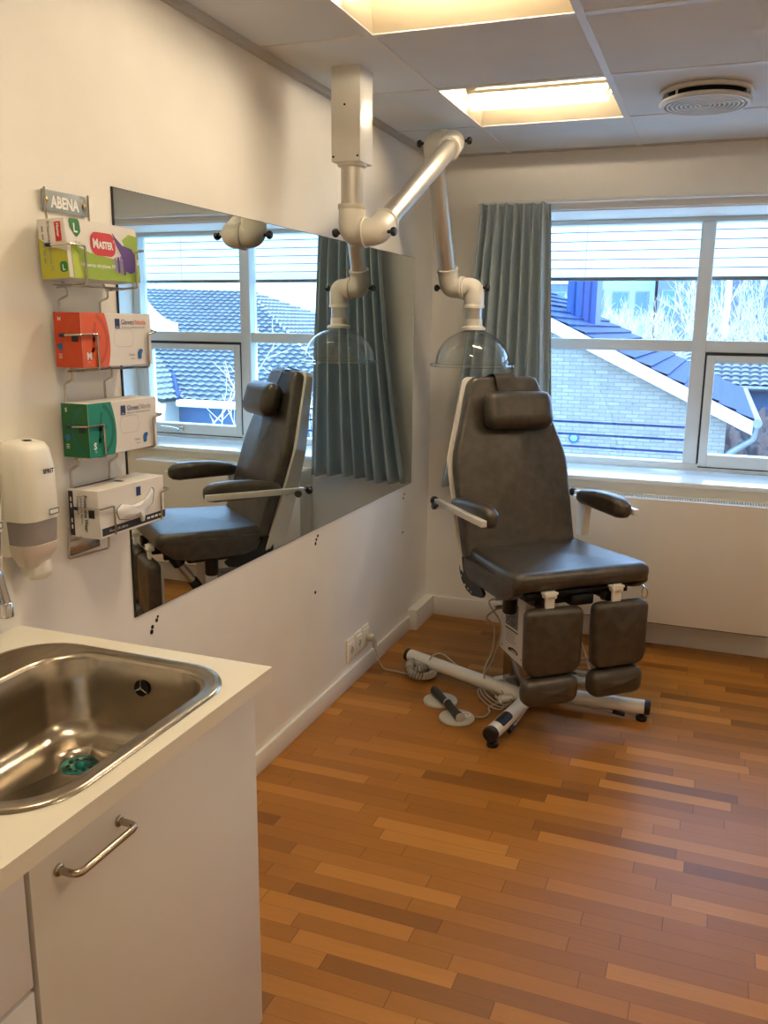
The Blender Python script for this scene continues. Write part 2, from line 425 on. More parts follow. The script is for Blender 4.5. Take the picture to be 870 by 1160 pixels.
# ------------------------------------------------------------------ window
WY = .35                                          # room side of the frame
win = tag(empty('window_1', (1.25, .4, .83)), 'white framed two light window with deep reveal', 'window', None, 'structure')
def wb(mb, name, parent=win):
    mb.v = [(x-1.25, y-.4, z-.83) for x, y, z in mb.v] if parent is win else mb.v
    return mb.build(name, parent)
fb = MB()
Y0, Y1 = WY, WY+.08
fb.bx(OX0, OX0+.06, Y0, Y1, .833, OZ1, M['frame'], .004).bx(OX1-.05, OX1, Y0, Y1, .833, OZ1, M['frame'], .004)
fb.bx(OX0+.06, OX1-.05, Y0, Y1, 2.055, OZ1, M['frame'], .004).bx(OX0+.06, OX1-.05, Y0, Y1, .829, .868, M['frame'], .004)
wb(fb, 'frame')
wb(MB().bx(1.264, 1.332, Y0-.006, Y1, .868, 2.055, M['frame'], .006), 'mullion')
wb(MB().bx(OX0+.06, 1.264, Y0, Y1, 1.431, 1.489, M['frame'], .005).bx(1.332, OX1-.05, Y0, Y1, 1.431, 1.489, M['frame'], .005), 'transom')
for (x0, x1, z0, z1) in ((OX0+.06, 1.264, .868, 1.431), (OX0+.06, 1.264, 1.489, 2.055), (1.332, OX1-.05, 1.489, 2.055)):
    wb(MB().bx(x0, x1, Y0+.045, Y0+.049, z0, z1, M['glass']), 'pane')
# opening casement, lower right
CX0, CX1, CZ0, CZ1 = 1.341, OX1-.055, .855, 1.416
wb(MB().bx(1.332, CX0, Y0+.001, Y0+.06, .868, 1.431, M['gasket']).bx(CX0, CX1, Y0+.001, Y0+.06, CZ1, 1.431, M['gasket']).bx(CX0, OX1-.05, Y0-.002, Y0+.05, .849, CZ0, M['gasket']), 'gasket')
cs = MB(); t = .041
cs.bx(CX0, CX0+t, Y0-.008, Y1-.01, CZ0, CZ1, M['frame'], .004).bx(CX1-t, CX1, Y0-.008, Y1-.01, CZ0, CZ1, M['frame'], .004)
cs.bx(CX0+t, CX1-t, Y0-.008, Y1-.01, CZ1-.036, CZ1, M['frame'], .004).bx(CX0+t, CX1-t, Y0-.008, Y1-.01, CZ0, CZ0+.062, M['frame'], .004)
co = wb(cs, 'casement')
def cb_(mb, name):
    mb.v = [(x-1.25, y-.4, z-.83) for x, y, z in mb.v]; o = mb.build(name, co); return o
cb_(MB().bx(CX0+t, CX1-t, Y0+.04, Y0+.044, CZ0+.062, CZ1-.036, M['glass']), 'casement_pane')
hb = MB().bx(1.755, 1.80, Y0-.03, Y0-.008, .872, .90, M['chrome'], .004)
hb.tube(fil([(1.78, Y0-.03, .885), (1.78, Y0-.05, .885), (1.82, Y0-.052, .893), (1.90, Y0-.052, .896)], .012), .008, M['chrome'], 8)
cb_(hb, 'window_handle')
wb(MB().bx(OX0, OX1, -.03, WY+.01, .805, .8275, M['sill'], .004), 'sill')

# outside blind
bl = tag(empty('outdoor_blind', (1.25, .46, 1.785)), 'white slatted blind lowered outside the top of the window', 'blind')
sm = MB()
z = 1.802; k = 0
while z < 2.075:
    pts = []
    for j in range(5):
        a = (j/4-.5); pts.append((.46+.012*a*2-.006*(1-4*a*a)*1.0, z+.0245+.05*a))
    lp = []
    for x in (.43, 2.07):
        lp.append([V((x-1.25, p[0]-.46, p[1]-1.785)) for p in pts])
    sm.loft(lp, M['blind'], False)
    sm.tube([(x-1.25, pts[0][0]-.462, pts[0][1]-1.785) for x in (.43, 2.07)], .0024, M['blindrail'], 6)  # grey rods added to draw the dark overlap shadows between slats
    z += .0455
sm.build('slats', bl)
MB().bx(-.82, .82, -.012, .012, 0, .016, M['blindrail'], .003).build('bottom_rail', bl)
MB().bx(-.82, .82, -.02, .03, .30, .36, M['blindrail'], .003).build('head_rail', bl)
for x in (-.55, .55): MB().tube([(x, -.016, .02), (x, -.016, .31)], .0012, M['blindrail'], 5).build('ladder_cord', bl)
# safety rail outside the left light
gr = tag(empty('safety_rail', (.95, .5, .9)), 'three thin dark blue bars outside the left window pane', 'railing')
for zz in (1.036, .968, .901):
    MB().tube([(-.55, 0, zz-.9), (.34, 0, zz-.9)], .0065, M['barblue'], 8).build('bar', gr)
for x in (-.55, .34): MB().bx(x-.008, x+.008, -.02, .02, -.05, .16, M['barblue'], .002).build('bracket', gr)

# ------------------------------------------------------------------ mirror
mb = MB(); ZT, ZB, YA, YB = 1.857, .773, -2.477, -.278
mb.bx(.0, .0035, YA, YB, ZB, ZT, M['mirroredge'])
mb.add([(.004, YA+.004, ZB+.0015), (.004, YB-.0015, ZB+.0015), (.004, YB-.0015, ZT-.0015), (.004, YA+.004, ZT-.0015)], [(0, 1, 2, 3)], M['mirror'])
tag(mb.build('wall_mirror'), 'large frameless rectangular mirror on the left wall', 'mirror')

# ------------------------------------------------------------------ curtain
def xl(z):
    t = (2.11-z)/1.38; return .262-.06*t-.10*t*t
def xr(z):
    t = (2.11-z)/1.38; return .60+.07*t
cm = MB(); NU, NV = 240, 30; loops = []
kn = [0, .055, .10, .17, .215, .30, .35, .40, .475, .53, .60, .66, .74, .80, .875, .93, 1.0]   # uneven fold edges
dp = [.9, .7, 1.0, .6, 1.15, .8, .6, 1.1, .8, 1.2, .7, 1.0, 1.2, .8, 1.1, .9]
def fold(u):
    for i in range(len(kn)-1):
        if u <= kn[i+1]:
            f = (u-kn[i])/(kn[i+1]-kn[i]); return (1 if i % 2 else -1)*math.sin(PI*f)**.75*dp[i]
    return 0
def cy_(u, t):
    w = u+.012*math.sin(t*2.6+u*8)*t
    w = min(1, max(0, w)); amp = .016+.032*min(1, t*6)
    return -.078+amp*fold(w)+.004*math.sin(u*47+t*3)*min(1, t*3)
for j in range(NV+1):
    t = j/NV; z = 2.112-1.378*t; row = []
    for i in range(NU+1):
        u = i/NU; x = xl(z)+(xr(z)-xl(z))*u
        row.append(V((x, cy_(u, t), z+(.005*math.sin(u*37) if j == 0 else 0)-(.010*math.sin(u*7) if j == NV else 0))))
    loops.append(row)
fs = cm.loft(loops, M['curtain'], False)
cu = empty('curtain', (.4, -.08, .735)); tag(cu, 'blue grey pleated curtain drawn to the left of the window', 'curtain')
def cub(mb, name):
    mb.v = [(x-.4, y+.08, z-.735) for x, y, z in mb.v]; return mb.build(name, cu, 70)
co = cub(cm, 'cloth')
so = co.modifiers.new('thick', 'SOLIDIFY'); so.thickness = .002
hd = MB(); l2 = []
for zz in (2.112, 2.05):
    l2.append([V((.262+.338*i/NU, cy_(i/NU, .02)-.004, zz+.005*math.sin(i/NU*37))) for i in range(NU+1)])
hd.loft(l2, M['curtain'], False); cub(hd, 'heading_tape')
MB().bx(.25, 2.25, -.085, -.055, 2.112, 2.124, M['grid'], .002).build('curtain_track')
tag(bpy.data.objects['curtain_track'], 'white curtain track fixed above the window', 'curtain track')

# ------------------------------------------------------------------ radiator casing
rd = tag(empty('radiator_cover', (1.17, -.08, .15)), 'long flat white radiator casing under the window sill', 'radiator')
def rdb(mb, name):
    mb.v = [(x-1.17, y+.08, z-.15) for x, y, z in mb.v]; return mb.build(name, rd)
RX0, RX1 = .69, 1.76
rdb(MB().bx(RX0, RX1, -.156, -.144, .155, .760, M['cab'], .002), 'front_panel')
rdb(MB().bx(RX0, RX1, -.15, -.02, .15, .158, M['gap']), 'shadow_gap_strip')  # dark brown strip stands in for the shadow gap under the casing
for x in (RX0, RX1-.012): rdb(MB().bx(x, x+.012, -.143, -.001, .158, .760, M['cab'], .002), 'end_panel')
rdb(MB().bx(RX0+.013, RX1-.013, -.10, -.03, .17, .70, M['gap']), 'heater_core')
gl = MB().bx(RX0+.012, RX1-.012, -.143, -.132, .752, .762, M['white']).bx(RX0+.012, RX1-.012, -.06, -.001, .752, .762, M['white'])
x = RX0+.02
while x < RX1-.02:
    gl.bx(x, x+.0055, -.132, -.06, .754, .761, M['white']); x += .0115
rdb(gl, 'top_grille')

# ------------------------------------------------------------------ ceiling luminaires
def luminaire(ix, iy, label, tm='tube2'):
    x0, x1 = GX[ix]+.012, GX[ix+1]-.012; y1, y0 = GY[iy]-.012, GY[iy+1]+.012
    cx, cy = (x0+x1)/2, (y0+y1)/2; hw = (x1-x0)/2
    L = tag(empty('ceiling_light', (cx, cy, H)), label, 'ceiling light', 'recessed ceiling lights')
    hs = MB(); d = .105
    a = [V((-hw, -hw, 0)), V((hw, -hw, 0)), V((hw, hw, 0)), V((-hw, hw, 0))]
    b = [V((-hw+.05, -.13, d)), V((hw-.05, -.13, d)), V((hw-.05, .13, d)), V((-hw+.05, .13, d))]
    hs.loft([a, b], M['lampin'], True, False, True); hs.build('housing', L, recalc=False)
    MB().tube([(-.245, 0, .022), (.245, 0, .022)], .015, M[tm], 12).build('lamp_tube', L)
    rf = MB().bx(-.262, .262, -.03, .03, .052, .056, M['trimgrey']).bx(-.262, .262, -.032, -.030, .044, .056, M['trimgrey'])
    rf.build('reflector', L)
    lip = MB(); pr = [(.026, -.004), (.034, .001), (.041, .009), (.044, .018)]
    lp = [[V((x, y, z)) for y, z in pr]+[V((x, y*.97, z+.002)) for y, z in reversed(pr)] for x in (-.262, .262)]
    lip.loft(lp, M['silver'], True, True, True); lip.build('lower_lip', L)
    for s in (-1, 1):
        e = MB().tube(fil([(s*.262, .042, .012), (s*.266, .05, .03), (s*.266, .045, .058)], .01), .003, M['silver'], 6)
        e.tube([(s*.262, -.045, .058), (s*.262, .045, .058)], .003, M['silver'], 6)
        e.tube([(s*.248, 0, .022), (s*.262, 0, .03), (s*.262, 0, .06)], .006, M['lampin'], 8)
        e.build('bracket', L)
    return L
luminaire(1, 1, 'lit square recessed ceiling light nearest the window, beyond the white arm', 'tube')
luminaire(1, 3, 'lit square recessed ceiling light cut off by the top edge', 'tube')
luminaire(1, 5, 'lit square recessed ceiling light above the sink worktop')

luminaire(4, 2, 'unseen ceiling fill light added to the right of the vent', 'tube')  # out of view, added to brighten the cabinet front and the room
luminaire(4, 5, 'unseen ceiling fill light added behind the camera on the right', 'tube')  # second added fill lamp, never in view

# ceiling vent
vt = tag(empty('ceiling_vent', (1.277, -.862, H)), 'round white ribbed supply air diffuser hanging from the ceiling', 'vent')
MB().lathe([(.150, 0), (.157, -.004), (.157, -.014), (.146, -.016), (.132, -.006), (.130, 0)], (0, 0, 0), M['vent'], n=48, cap=False).build('collar', vt)
MB().lathe([(.13, -.001), (.001, -.001)], (0, 0, 0), M['void'], n=32, cap=False).build('duct_opening', vt)
dk = [(.001, -.030), (.145, -.030), (.154, -.034), (.156, -.042), (.150, -.048)]
for i in range(9):
    r = .146-.0155*i; dk += [(r, -.0485), (r-.0075, -.0485), (r-.0085, -.039), (r-.0145, -.039)]
dk.append((.001, -.0475))
MB().lathe(dk, (0, 0, 0), M['vent'], n=56, cap=False).build('ribbed_disc', vt, 25)
for k in range(3):
    a = 2*PI*k/3+1.9
    MB().tube([(.14*math.cos(a), .14*math.sin(a), -.006), (.14*math.cos(a), .14*math.sin(a), -.034)], .004, M['vent'], 8).build('spacer', vt)

# ------------------------------------------------------------------ extraction arm
ARM = V((.193, -1.47, H))
ar = tag(empty('extraction_arm', ARM), 'jointed aluminium fume extraction arm hanging from the ceiling', 'extraction arm')
def ab(mb, name, parent=ar):
    if parent is ar: mb.v = [(x-ARM.x, y-ARM.y, z-ARM.z) for x, y, z in mb.v]
    return mb.build(name, parent)
bx = MB().bx(.141, .245, -1.525, -1.415, 2.066, H, M['white'], .004, 2)
for p in ((.15, 2.082), (.236, 2.082), (.19, 2.24)): bx.lathe([(.0035, 0), (.0035, .002), (.001, .003)], (p[0], -1.525, p[1]), M['void'], (0, -1, 0), 10)
bx.lathe([(.012, 0), (.012, .0006)], (.245, -1.46, 2.19), M['white'], (1, 0, 0), 20)
ab(bx, 'ceiling_box')
J1 = V((.193, -1.47, 1.848)); J1b = V((.283, -1.47, 1.848))
J2 = V((.299, -.645, 2.288)); J2b = V((.205, -.645, 2.288))
J3 = V((.222, -.422, 1.712)); J3b = V((.338, -.416, 1.712))
R = .0375
ab(MB().lathe([(R+.012, 2.066), (R+.010, 2.058), (R, 2.054)], (J1.x, J1.y, 0), M['white'], n=32, cap=False), 'mount_collar')
d12 = (J2-J1b).normalized(); d23 = (J3-J2b).normalized()
ab(MB().tube([(J1.x, J1.y, 2.066), J1+V((0, 0, .06))], R, M['alu'], 28), 'upright_tube')
t1 = MB().tube([J1b+d12*.06, J2-d12*.06], R, M['alu'], 28)
up = V((1, 0, 0)).cross(d12); o_ = J1b+d12*.13+V((1, 0, 0))*(R*.95)*.6+(-up if up.z < 0 else up)*R*.82
ab(t1, 'long_tube')
ab(MB().tube([J2b+d23*.06, J3-d23*.06], R, M['alu'], 28), 'drop_tube')
def elbow(j, d_in, side, half=.047, name='elbow'):
    """PVC bend: along d_in from the tube, turning to +-x at the joint"""
    e = MB(); r = R+.0075; d = V(d_in).normalized(); sx = V((side, 0, 0))
    mid = half
    path = [j+d*.088]+fil([j+d*.085, j, j+sx*mid], .052, 10)[0:]
    e.tube(path, r, M['plastic'], 28, caps=False)
    e.lathe([(R, .0), (r+.003, 0), (r+.003, -.012), (r, -.016)], j+d*.089, M['plastic'], d, 28, cap=False)
    e.lathe([(r, -.010), (r+.006, -.008), (r+.006, 0), (r-.004, .002)], j+sx*mid, M['plastic'], sx, 28, cap=False)
    return ab(e, name)
def knob(j, side):
    k = MB(); c0 = j+V((side*(R+.002), 0, 0))
    k.lathe([(.006, 0), (.006, .012), (.013, .014), (.015, .018), (.015, .026), (.012, .03), (.001, .031)], c0, M['black'], (side, 0, 0), 8)
    return ab(k, 'knob')
elbow(J1, (0, 0, 1), 1); elbow(J1b, d12, -1)
elbow(J2, -d12, -1); elbow(J2b, d23, 1)
elbow(J3, -d23, 1, .06); elbow(J3b, (0, 0, -1), -1, .056)
for j, s_ in ((J1, -1), (J1b, 1), (J2, 1), (J2b, -1), (J3, -1), (J3b, 1)): knob(j, s_)
HX, HY = J3b.x, J3b.y
ab(MB().tube([(HX, HY, 1.64), (HX, HY, 1.55)], R, M['alu'], 28), 'hood_tube')
ab(MB().lathe([(R, 1.575), (R+.003, 1.575), (R+.003, 1.545), (R+.018, 1.537), (R+.018, 1.527), (R-.003, 1.527)], (HX, HY, 0), M['plastic'], n=32, cap=False), 'hood_collar')
hp = []
for i in range(13):
    a = PI/2*(1-i/12)*.93; hp.append((.17*math.cos(a)**1.0, 1.378+.15*math.sin(a)))
hp2 = [(r-.003, z-.003) for r, z in reversed(hp)]
prof = [(.038, 1.528)]+[p for p in hp if p[0] > .039]+[(.172, 1.378), (.194, 1.376), (.196, 1.366), (.192, 1.362), (.17, 1.364)]
ab(MB().lathe(prof, (HX, HY, 0), M['hood'], n=56, cap=False), 'clear_hood')

# ------------------------------------------------------------------ glove box rack
rk = tag(empty('glove_box_rack', (.012, -2.63, 1.0)), 'chromed wire rack for four boxes beside the mirror', 'rack')
def rb(mb, name):
    mb.v = [(x-.012, y+2.63, z-1.0) for x, y, z in mb.v]; return mb.build(name, rk)
sg = MB().bx(.004, .007, -2.713, -2.573, 1.775, 1.819, M['signgrey'], .001)
sg.text('ABENA', .034, (.0075, -2.688, 1.784), (0, 1, 0), (0, 0, 1), M['whiteink'], .0012, sx=.80)
sg.text('®', .012, (.0075, -2.593, 1.804), (0, 1, 0), (0, 0, 1), M['whiteink'])
rb(sg, 'sign_plate')
for y in (-2.703, -2.583): rb(MB().lathe([(.0065, 0), (.0065, .002), (.003, .004)], (.007, y, 1.797), M['brass'], (1, 0, 0), 12), 'screw')
WR = .0026
B = [  # box: y0, y1, depth, z0, z1
    (-2.745, -2.506, .072, 1.628, 1.751),
    (-2.722, -2.474, .072, 1.441, 1.560),
    (-2.718, -2.468, .072, 1.240, 1.361),
    (-2.716, -2.470, .085, 1.052, 1.165)]
SH = (1.61, 1.425, 1.228, 1.045)
for yv, dy in ((-2.702, 0), (-2.565, 0)):
    p = [(.012, yv-.010, 1.822), (.012, yv-.010, 1.77)]
    for k in range(4):
        zb = SH[k]
        if k < 3:
            p += [(.016, yv+.012, zb+.03), (.02, yv+.03, zb), (.02, yv+.03, zb-.014), (.014, yv+.008, zb-.024), (.012, yv+.01, zb-.05)]
    p += [(.012, yv-.005 if yv < -2.6 else yv-.015, 1.06)]
    rb(MB().tube(fil(p, .006, 4), WR, M['wire'], 8), 'upright_wire')
rb(MB().tube(fil([(.012, -2.707, 1.07), (.012, -2.72, .998), (.022, -2.588, .994), (.022, -2.58, 1.07)], .008), WR, M['wire'], 8), 'bottom_loop')
rb(MB().bx(.004, .007, -2.705, -2.60, 1.0, 1.035, M['wire'], .001).lathe([(.005, 0), (.005, .002), (.002, .003)], (.007, -2.697, 1.018), M['brass'], (1, 0, 0), 10), 'mount_plate')
for k, (y0, y1, dp, z0, z1) in enumerate(B):
    zm = z0+.072; xf = .022+dp+.006; zb = SH[k]+.008
    arm = MB().tube(fil([(.05, y0-.008, zm-.002), (xf, y0-.006, zm), (xf, y0+.045, zm), (xf-.003, y0+.05, zb+.002), (.014, y0+.05, zb-.004)], .006, 4), WR, M['wire'], 8)
    arm.tube(fil([(.045, y1+.02, zm+.004), (xf+.006, y1+.006, zm+.006), (xf, y1-.022, zm), (xf-.003, y1-.018, zb+.002), (.014, y1-.02, zb-.004)], .006, 4), WR, M['wire'], 8)
    arm.tube([(.05, y0-.002, zb), (.05, y1-.005, zb)], WR, M['wire'], 8)
    arm.lathe([(.0042, 0), (.0042, .012)], (.043, y0-.008, zm-.002), M['tip'], (1, 0, 0), 8)
    rb(arm, 'basket_wire')

# cartons: carton frame u = along y, v = up, w = outward; front at w = dp
def carton(k, label, mats, deco, tilt=0):
    y0, y1, dp, z0, z1 = B[k]; W_ = y1-y0; Hh = z1-z0
    o = empty('glove_box', (.022, (y0+y1)/2, z0)); o.rotation_euler = (0, tilt, 0)
    tag(o, label, 'box', 'boxes in the wall rack')
    m_ = MB(); m_.bx(0, dp, -W_/2, W_/2, 0, Hh, mats, .0015, 1)
    F = lambda u, v, e=.0006: V((dp+e, u-W_/2, v))          # front
    S = lambda u, v, e=.0006: V((u, -W_/2-e, v))            # left end
    deco(m_, F, S, W_, Hh, dp)
    m_.build('carton', o)
    return o
FX, FY, SXD = (0, 1, 0), (0, 0, 1), (1, 0, 0)
def deco_master(m, F, S, W, Hh, d):
    e = .0008
    m.poly([F(.012, 0), F(W, 0), F(W, .040), F(.15, .048), F(.07, .056), F(.012, .072)], M['lime'])
    m.poly([F(.015, .001, e), F(.06, .001, e), F(.035, .05, e), F(.012, .066, e)], M['limelt'])
    m.poly([F(W, .052), F(W, .104), F(W-.03, .107), F(W-.055, .092), F(W-.04, .062)], M['lime'])
    sh = rpoly([(.012, Hh), (.045, Hh), (.047, Hh-.026), (.032, Hh-.040), (.014, Hh-.018)], .008)
    m.poly([F(u, v, e) for u, v in sh], M['leaf'])
    m.text('L', .026, F(.024, Hh-.028, .0012), FX, FY, M['whiteink'], .0006)
    m.text('100 stk', .007, F(.022, Hh-.050, .0012), FX, FY, M['greyink'])
    m.poly([F(u, v, .001) for u, v in rrect(.075, .158, .052, .102, .02)], M['red'])
    # gloved hand print, a purple fist with fingers
    m.poly([F(u, v, .0012) for u, v in rpoly([(.148, .108), (.160, .096), (.183, .080), (.216, .075), (.232, .052), (.226, .026), (.205, .018), (.186, .024), (.176, .058), (.162, .078)], .008)], M['purple'])
    for q in range(4):
        u = .15+.010*q
        m.poly([F(a, b, .0014) for a, b in rrect(u, u+.0075, .02-.002*q, .052+.002*q, .0035, 4)], M['lilac' if q % 2 == 0 else 'purple'])
    m.text('M', .027, F(.081, .068, .002), FX, FY, M['whiteink'], .0012, sx=.9)
    m.text('ASTER', .021, F(.101, .068, .002), FX, FY, M['whiteink'], .0011, sx=.78)
    m.text('®', .009, F(.151, .083, .0016), FX, FY, M['whiteink'])
    m.text('Rękawice nitrylowe PF', .0125, F(.035, .026, .0016), FX, FY, M['whiteink'], .0001)
    m.poly([S(0, 0), S(d, 0), S(d, .055), S(.03, .065), S(0, .085)], M['limeside'])
    m.poly([S(.046, .075, e), S(.062, .075, e), S(.062, .115, e), S(.046, .115, e)], M['red'])
    m.text('Master', .010, S(.051, .112, .0012), (0, 0, -1), (1, 0, 0), M['whiteink'], .0003)
    m.text('Rękawice nitrylowe PF', .011, S(.026, .118, .0012), (0, 0, -1), (1, 0, 0), M['greyink'], .0002)
    for q in range(5): m.poly([S(.011, .108-.016*q, .0012), S(.015, .108-.016*q, .0012), S(.015, .096-.016*q, .0012), S(.011, .096-.016*q, .0012)], M['greyink'])
    m.poly([S(u, v, e) for u, v in rrect(.050, .070, .012, .034, .006, 4)], M['leaf'])
    m.text('L', .016, S(.056, .016, .0012), SXD, FY, M['whiteink'], .0004)
def deco_gloves(cf, cs, cd, size, inkc):
    def deco(m, F, S, W, Hh, d):
        # coloured part of the front with a bulging right edge
        n = 12; xe = lambda v: .072+.022*math.cos((v/Hh-.42)*2.2)
        m.poly([F(0, 0)]+[F(xe(Hh*i/n), Hh*i/n) for i in range(n+1)]+[F(0, Hh)], cf)
        m.poly([S(0, 0), S(d, 0), S(d, Hh), S(0, Hh)], cs)
        # big dark circle with a leaf, wrapped over the corner
        def arc(mp, cx, cy, r0, r1, a0, a1):
            for i in range(14):
                p, q = math.radians(a0+(a1-a0)*i/14), math.radians(a0+(a1-a0)*(i+1)/14)
                pts = [(cx+r0*math.cos(p), cy+r0*math.sin(p)), (cx+r1*math.cos(p), cy+r1*math.sin(p)), (cx+r1*math.cos(q), cy+r1*math.sin(q)), (cx+r0*math.cos(q), cy+r0*math.sin(q))]
                if all(0 <= v <= Hh for u, v in pts): m.poly([mp(u, v, .0009) for u, v in pts], cd)
        arc(lambda u, v, e: F(u, v, e), .022, Hh*.5, .056, .066, -62, 62)
        arc(lambda u, v, e: S(u, v, e), d-.002+.02, Hh*.5, .056, .066, 100, 260)
        m.poly([F(.028, .02, .0009), F(.036, .02, .0009), F(.05, Hh-.02, .0009), F(.04, Hh-.022, .0009)], cd)
        m.poly([F(.034, .055, .0009), F(.062, .062, .0009), F(.062, .07, .0009), F(.036, .066, .0009)], cd)
        m.poly([F(.03, .03, .0009), F(.056, .044, .0009), F(.054, .05, .0009), F(.03, .04, .0009)], cd)
        # size, black pad
        m.text(size, .021, F(.013, .018, .0014), FX, FY, M['whiteink'], .0009)
        m.text('7-8', .006, F(.015, .010, .0014), FX, FY, M['whiteink'])
        m.poly([S(.046, .056, .0012), S(.064, .056, .0012), S(.064, .07, .0012), S(.046, .07, .0012)], M['ink'])
        m.poly([S(u, v, .0012) for u, v in rpoly([(.004, .048), (.018, .054), (.022, .04), (.012, .036)], .003)], M['blueink'])
        m.text(size, .012, S(.011, Hh-.018, .0014), SXD, FY, M['whiteink'], .0003)
        for q in range(3): m.poly([S(.009, .02+.004*q, .0012), S(.018, .02+.004*q, .0012), S(.018, .0215+.004*q, .0012), S(.009, .0215+.004*q, .0012)], M['whiteink'])
        # white part
        m.poly([F(.113, Hh-.034, .0009), F(.130, Hh-.034, .0009), F(.130, Hh-.012, .0009), F(.113, Hh-.012, .0009)], M['navy'])
        m.text('abena', .005, F(.115, Hh-.032, .0014), FX, FY, M['whiteink'])
        m.text('Gloves', .0165, F(.135, Hh-.025, .0012), FX, FY, M['navy'], .0001, sx=.95)
        m.text('Nitrile', .0165, F(.185, Hh-.025, .0012), FX, FY, inkc, .0001, sx=.95)
        m.poly([F(.181, Hh-.026, .0012), F(.182, Hh-.026, .0012), F(.182, Hh-.012, .0012), F(.181, Hh-.012, .0012)], M['greyink'])
        m.text('Powder free  examination gloves, blue', .0055, F(.136, Hh-.033, .0012), FX, FY, M['ink'])
        for a, b in zip(rrect(.105, .17, .045, .088, .018, 5), rrect(.106, .169, .046, .087, .017, 5)): pass
        o1 = rrect(.108, .178, .043, .084, .016, 5); o2 = rrect(.1086, .1774, .0436, .0834, .0155, 5)
        for i in range(len(o1)):
            j = (i+1) % len(o1)
            m.poly([F(*o1[i], .0009), F(*o1[j], .0009), F(*o2[j], .0009), F(*o2[i], .0009)], M['greyink'])
        m.text('Classic', .008, F(.158, .022, .0012), FX, FY, M['ink'])
        m.text('100 pcs', .005, F(.164, .014, .0012), FX, FY, M['ink'])
        m.poly([F(u, v, .0012) for u, v in rpoly([(.192, .014), (.204, .014), (.206, .026), (.212, .034), (.206, .038), (.196, .036), (.191, .028)], .003)], M['blueink'])
    return deco
def deco_apron(m, F, S, W, Hh, d):
    m.poly([F(.006, .006), F(W, .006), F(W, .024), F(.006, .024)], M['ink'])
    m.text('50 pcs.  125 x 80 cm', .008, F(.03, .012, .0012), FX, FY, M['whiteink'])
    for q in range(4): m.poly([F(W-.075+.016*q, .013, .0012), F(W-.063+.016*q, .013, .0012), F(W-.063+.016*q, .018, .0012), F(W-.075+.016*q, .018, .0012)], M['whiteink'])
    m.poly([F(.135, Hh-.035), F(.152, Hh-.035), F(.152, Hh-.013), F(.135, Hh-.013)], M['navy'])
    sh = rpoly([(.055, .058), (.075, .070), (.120, .060), (.165, .066), (.198, .092), (.205, .080), (.198, .050), (.165, .034), (.16, .010), (.148, .010), (.140, .030), (.10, .026), (.065, .034)], .010)
    m.poly([F(u, v, .0012) for u, v in sh], M['gap'])
    lo = [[F(.128+(u-.128)*s, .052+(v-.052)*s, w_) for u, v in sh] for s, w_ in ((.96, .0016), (.8, .008), (.5, .012), (.1, .010))]
    m.loft(lo, M['tissue'], True, False, True)
    m.poly([F(.151, .012, .0024), F(.160, .012, .0024), F(.166, .036, .0024), F(.145, .03, .0024)], M['card'])
    m.poly([S(.001, .004), S(.014, .004), S(.014, Hh-.004), S(.001, Hh-.004)], M['ink'])
    m.text('Protective Wear', .014, S(.044, Hh-.012, .0012), (0, 0, -1), (1, 0, 0), M['ink'], .0003, sx=.9)
    for q, s_ in enumerate(('Disposable Apron,', 'Transparent')):
        m.text(s_, .010, S(.034-.010*q, Hh-.014, .0012), (0, 0, -1), (1, 0, 0), M['ink'], sx=.9)
    for q in (.02, .035, .07, .085): m.poly([S(.006, q, .0014), S(.010, q, .0014), S(.010, q+.010, .0014), S(.006, q+.010, .0014)], M['whiteink'])
    m.poly([S(.055, .048), S(.072, .048), S(.072, .072), S(.055, .072)], M['ink'])
    m.poly([(.004, -W/2+.01, Hh+.0005), (.014, -W/2+.01, Hh+.0005), (.014, W/2-.10, Hh+.0005), (.004, W/2-.10, Hh+.0005)], M['ink'])
    m.poly([(.03, -.005, Hh+.0005), (.055, -.005, Hh+.0005), (.055, .012, Hh+.0005), (.03, .012, Hh+.0005)], M['ink'])
    m.text('Protective Wear', .010, (.04, -.075, Hh+.0006), (0, 1, 0), (-1, 0, 0), M['greyink'])
carton(0, 'white and lime green glove box with a red badge, top of the rack', M['card'], deco_master, math.radians(-3))
carton(1, 'orange and white nitrile glove box marked M, second in the rack', M['card'], deco_gloves(M['orange'], M['orangeside'], M['orangedk'], 'M', M['orange']))
carton(2, 'green and white nitrile glove box marked S, third in the rack', M['card'], deco_gloves(M['green'], M['greenside'], M['greendk'], 'S', M['greyink']))
a = carton(3, 'white apron box with black stripe, lowest in the rack', M['card'], deco_apron)
a.name = 'apron_box'

